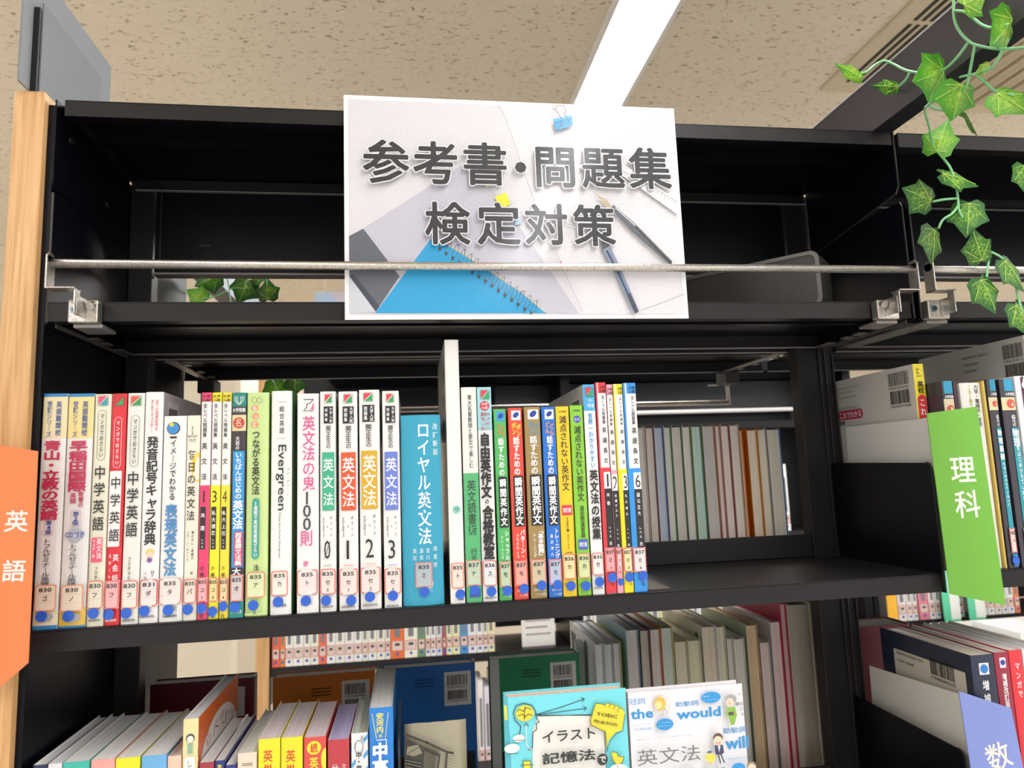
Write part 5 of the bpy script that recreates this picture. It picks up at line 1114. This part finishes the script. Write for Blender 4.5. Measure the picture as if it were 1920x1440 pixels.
M().box(x, x+.034, YF-.02, YF-.018, -.405, -.2, mat('#f2b632', .5)).build('flap', t)
# white machine and papers beneath
t = thing('copy_machine', (2.1, 1.15, FLOOR_Z), 'white copy machine standing beyond the right bay, below the far shelf', 'machine')
Wm = mat('#dedcd2', .5)
M().box(1.90, 2.60, .98, 1.33, -.42, -.375, Wm).build('lid', t, .008); M().box(1.915, 2.58, .99, 1.32, FLOOR_Z, -.4205, mat('#b9b6aa', .5)).build('cabinet', t, .004)
M().box(1.93, 2.10, .985, .9895, -.62, -.45, mat('#a3a095', .5)).build('door', t, .002); M().box(1.925, 1.96, .978, .9795, -.405, -.392, mat('#8a8a84', .5)).build('keypad', t)
for (x0, x1, y0, h, n, z) in ((2.16, 2.33, 1.02, '#e8dc3a', 'yellow booklet lying on the white copy machine', -.375), (1.99, 2.12, 1.08, '#e4e8ee', 'pale blue pamphlet lying on the white copy machine', -.375), (2.35, 2.5, 1.03, '#d8d8dc', 'grey pamphlet lying on the white copy machine', -.375)):
    t = thing('pamphlet', ((x0+x1)/2, y0+.08, z), n, 'pamphlet', 'papers lying on the copy machine')
    M().box(x0, x1, y0, y0+.17, z+.0003, z+.014, mat('#f0f0ee', .5)).build('pages', t); M().box(x0, x1, y0, y0+.17, z+.0142, z+.0155, mat(h, .4)).build('cover', t)
# pastel notice far behind, in the gap
t = thing('notice', (.1, 2.2, .78), 'pastel pink and blue notice hanging far behind, seen left of the poster', 'sign')
M().box(-.041, .25, 2.2, 2.202, .66, .905, mat('#b9d3ec', .5)).build('sheet', t)
c = Cv((-.041, 2.2, .66), X_, Z_, -Y_, step=.0008); c.poly([(.06, .245), (.12, .16), (.2, .1), (.291, .1), (.291, .245)], '#e8dff0').poly([(.13, .245), (.291, .245), (.291, .12), (.2, .17)], '#f0a8cc'); c.build('print', t)
t = thing('hanger_wire', (.1, 2.2, .905), 'thin white cords holding the pastel notice from the ceiling', 'cord')
for x in (.0, .2): M().tube([(x, 2.201, .905), (x, 2.201, ROOM_Z)], .001, mat('#e8e8e8', .5), 5).build('cord', t)
# rear tie beam and glossy duct seen in the gap
t = thing('rear_tie_beam', (.0, 1.0, .5), 'grey steel tie beam running away behind the bookcase top, glimpsed through the gap', 'beam')
M().box(-.058, -.02, .415, 3.2, .509, .511, mat('#2b2b31', .45)).box(-.0195, -.0185, .415, 3.2, .509, .565, mat('#8b93a2', .4)).build('channel', t)

# ------------------------------------------------------------------ ivy
def ivy_mat(name, deep, mid, vein, tr):
    m, nt, b, N, L = nodemat(name, .38)
    tc = N('ShaderNodeTexCoord'); v = N('ShaderNodeTexVoronoi'); v.feature = 'DISTANCE_TO_EDGE'; v.inputs['Scale'].default_value = 190
    nz = N('ShaderNodeTexNoise'); nz.inputs['Scale'].default_value = 160; L(tc.outputs['Object'], nz.inputs['Vector'])
    mx = N('ShaderNodeMix'); mx.data_type = 'VECTOR'; mx.inputs[0].default_value = .012; L(tc.outputs['Object'], mx.inputs[4]); L(nz.outputs['Color'], mx.inputs[5]); L(mx.outputs[1], v.inputs['Vector'])
    vl = N('ShaderNodeVectorMath'); vl.operation = 'LENGTH'; L(tc.outputs['Object'], vl.inputs[0])
    mr = N('ShaderNodeMapRange'); mr.inputs[1].default_value = .004; mr.inputs[2].default_value = .017; mr.inputs[3].default_value = 1; mr.inputs[4].default_value = 0; L(vl.outputs['Value'], mr.inputs[0])
    ve = N('ShaderNodeMapRange'); ve.inputs[1].default_value = .0; ve.inputs[2].default_value = .10; ve.inputs[3].default_value = 1; ve.inputs[4].default_value = 0; L(v.outputs['Distance'], ve.inputs[0])
    mu = N('ShaderNodeMath'); mu.operation = 'MULTIPLY'; L(mr.outputs[0], mu.inputs[0]); L(ve.outputs[0], mu.inputs[1])
    base = ramp(nt, mr.outputs[0], [(0, deep), (1, mid)])
    cm = N('ShaderNodeMix'); cm.data_type = 'RGBA'; L(mu.outputs[0], cm.inputs[0]); L(base, cm.inputs[6]); cm.inputs[7].default_value = rgb(vein)
    L(cm.outputs[2], b.inputs['Base Color'])
    t_ = N('ShaderNodeBsdfTranslucent'); L(cm.outputs[2], t_.inputs[0]); ms = N('ShaderNodeMixShader'); ms.inputs[0].default_value = tr
    out = nt.nodes['Material Output']; L(b.outputs[0], ms.inputs[1]); L(t_.outputs[0], ms.inputs[2]); L(ms.outputs[0], out.inputs[0])
    return m
IV_LIT = ivy_mat('ivy_leaf_lit', '#5fa838', '#86c048', '#cfe05a', .45); IV_SHADED = ivy_mat('ivy_leaf_shaded', '#2b6428', '#3f8230', '#b4d048', .2)  # same leaf twice: shade before the shelf is painted into the darker one
STEM = mat('#7fbf86', .4); VEIN = mat('#b9d668', .45)
LEAF = [(0, -.33), (.20, -.44), (.40, -.32), (.42, -.12), (.52, .14), (.33, .20), (.21, .36), (.02, .60), (-.19, .34), (-.34, .22), (-.55, .10), (-.42, -.12), (-.40, -.34), (-.20, -.44)]
def leaf(parent, px, py, sx, sy, ang, Y, m_, tilt=0, roll=0, wide=1.0):
    """leaf centred at a point; tip points to image angle ang; sx = size in metres"""
    c0 = pt(1, Y, px, py); a = math.radians(ang)
    tip = (X_*math.cos(a)+Z_*math.sin(a)); side = (X_*math.sin(a)-Z_*math.cos(a)); nrm = -Y_
    tp = tip*math.cos(tilt)+nrm*math.sin(tilt); nn = nrm*math.cos(tilt)-tip*math.sin(tilt)
    sd = side*math.cos(roll)+nn*math.sin(roll); nn = nn*math.cos(roll)-side*math.sin(roll)
    k = M(); P = []
    for u, v in LEAF: P.append(c0+sd*(u*sx*wide)+tp*(v*sy)-nn*(abs(u)*.22*sx+max(0, v)*.12*sy))
    ce = [c0+tp*(f*sy)-nn*(max(0, f)*.12*sy) for f in (-.26, .0, .25)]
    n = len(P); vs = P+ce; fs = []
    for i in range(n):
        j = (i+1) % n; my = (LEAF[i][1]+LEAF[j][1])/2; q = n+(0 if my < -.12 else 1 if my < .16 else 2); fs.append((i, j, q))
    # fill seams between the midrib points
    fs += []
    for i in range(n):
        def q_(i): 
            my = (LEAF[i][1]+LEAF[(i+1) % n][1])/2; return n+(0 if my < -.12 else 1 if my < .16 else 2)
        a_, b_ = q_((i-1) % n), q_(i)
        if a_ != b_: fs.append((i, max(a_, b_) if 0 else a_, b_))
    k.add(vs, fs, m_)
    o = k.build('leaf', parent, loc=c0)
    sm = o.modifiers.new('solid', 'SOLIDIFY'); sm.thickness = .0004
    vn = M()
    for bu, bv in ((0, .50), (.42, .11), (-.44, .08), (.30, -.26), (-.30, -.27)):
        A = c0+tp*(-.30*sy)-nn*(-.0006); B = c0+sd*(bu*sx*wide)+tp*(bv*sy)-nn*(abs(bu)*.22*sx+max(0, bv)*.12*sy-.0006)
        Cc = c0+sd*(bu*.5*sx*wide)+tp*((-.30+bv)*.5*sy)-nn*(abs(bu)*.11*sx-.0005)
        vn.tube([A, Cc, B], .00028, VEIN, 4)
    tag(vn.build('leaf_vein', parent), kind=None)
    ss = o.modifiers.new('sub', 'SUBSURF'); ss.levels = 1; ss.render_levels = 1; ss.subdivision_type = 'SIMPLE'
    return o
def vine(parent, pts, Y, r=.0013, name='vine'):
    P = [pt(1, Y if Y > 0 else ivy_y(*q), q[0], q[1]) for q in pts]; Q = []
    for i in range(len(P)-1):   # Catmull-Rom
        p0, p1, p2, p3 = P[max(i-1, 0)], P[i], P[i+1], P[min(i+2, len(P)-1)]
        for j in range(5):
            t_ = j/5; Q.append(.5*((2*p1)+(p2-p0)*t_+(2*p0-5*p1+4*p2-p3)*t_*t_+(3*p1-p0-3*p2+p3)*t_**3))
    Q.append(P[-1]); return M().tube(Q, r, STEM, 7).build(name, parent, smooth=True)
YI = -.052
def ivy_y(px, py):   # the upper sprays hang on the near side of the tie beam, the lower ones just before the shelf
    a = min(-.052, pt(0, .866, px, py).y); f = min(1, max(0, (262-py)/70)); return -.052+(a+.052)*f
iv = thing('ivy_garland', (.93, YI, .62), 'artificial ivy garland with light green veined leaves hanging at the upper right', 'garland')
for P in ([(1778, -60), (1787, -10), (1789, 30), (1797, 55), (1815, 76), (1832, 85), (1875, 92), (1935, 88)],
          [(1828, 84), (1822, 115), (1815, 150), (1806, 180)], [(1815, 80), (1797, 105), (1770, 130), (1738, 139)], [(1738, 139), (1700, 132), (1675, 120), (1658, 114), (1640, 122), (1622, 136), (1600, 136)],
          [(1706, 135), (1698, 150), (1684, 163)], [(1729, 139), (1740, 165), (1748, 188), (1734, 205), (1742, 235), (1750, 270), (1768, 296), (1782, 315), (1792, 345), (1796, 372), (1800, 400), (1824, 430), (1836, 448), (1850, 468), (1878, 484), (1900, 520), (1912, 570), (1925, 620)],
          [(1794, 372), (1770, 374), (1748, 378)], [(1797, 385), (1786, 400), (1768, 412), (1760, 428)], [(1790, 20), (1812, 24), (1840, 46), (1862, 52), (1890, 46)], [(1880, 92), (1868, 115), (1850, 132), (1800, 145)], [(1830, 140), (1850, 156), (1868, 172), (1900, 178)], [(1856, 478), (1852, 500), (1850, 520)], [(1738, 196), (1760, 205), (1800, 210)]):
    vine(iv, P, YI)
S_ = .00068
for (px, py, sx, sy, an, m_, ti, ro, dy) in (
    (1822, 2, 60, 36, 20, IV_LIT, .6, .2, 0), (1886, 52, 82, 84, -130, IV_LIT, .1, .5, .01), (1752, 140, 74, 80, 205, IV_LIT, .2, .4, -.008), (1797, 182, 84, 62, -95, IV_LIT, -.3, .1, -.012), (1812, 217, 70, 66, -155, IV_SHADED, .9, -.2, .01),
    (1598, 136, 22, 56, 160, IV_LIT, .2, .2, 0), (1668, 162, 24, 60, 185, IV_SHADED, .2, .2, 0), (1890, 187, 62, 66, -60, IV_LIT, .5, -.2, 0), (1846, 128, 18, 46, 215, IV_LIT, .2, .3, .015),
    (1764, 262, 52, 68, 68, IV_LIT, .1, .5, 0), (1792, 332, 54, 66, -20, IV_SHADED, .2, .5, 0), (1728, 368, 56, 58, 160, IV_SHADED, .1, .1, 0), (1816, 402, 56, 66, -105, IV_SHADED, .1, -.5, 0), (1751, 452, 56, 66, -100, IV_SHADED, .1, .3, 0),
    (1835, 468, 42, 60, 115, IV_SHADED, .3, .5, 0), (1898, 508, 56, 64, -60, IV_SHADED, .1, .3, 0), (1850, 546, 58, 64, -70, IV_SHADED, .1, .1, 0), (1916, 592, 54, 62, -70, IV_SHADED, .1, .2, 0), (1925, 330, 50, 60, -90, IV_SHADED, .1, .1, 0)):
    yl = ivy_y(px, py); q_ = S_*(yl-CY)/.648; leaf(iv, px, py, sx*q_, sy*q_, an, yl+dy*.5-.004, m_, ti, ro)
iv2 = thing('ivy_garland', (.06, .5, .5), 'second ivy garland hanging behind the bookcase, glimpsed in the gaps left of the poster', 'garland')
for P in ([(420, 440), (424, 500), (430, 545), (440, 600), (480, 680), (512, 715), (520, 740)], [(430, 542), (445, 540), (458, 542)], [(425, 545), (405, 555), (380, 560)], [(470, 480), (468, 515), (460, 530), (459, 541)], [(512, 700), (535, 700), (553, 715)], [(424, 490), (405, 505), (393, 515)], [(470, 480), (495, 500), (501, 535)]):
    vine(iv2, P, .50, .0012)
for (px, py, s_, an, m_) in ((393, 524, 46, -150, IV_SHADED), (371, 557, 40, 150, IV_LIT), (459, 541, 50, -110, IV_SHADED), (501, 547, 42, 95, IV_SHADED), (484, 516, 34, -90, IV_SHADED), (516, 730, 42, -90, IV_LIT), (553, 720, 38, -90, IV_SHADED)):
    leaf(iv2, px, py, s_*.00098, s_*.00098, an, .50, m_, .1, .2)
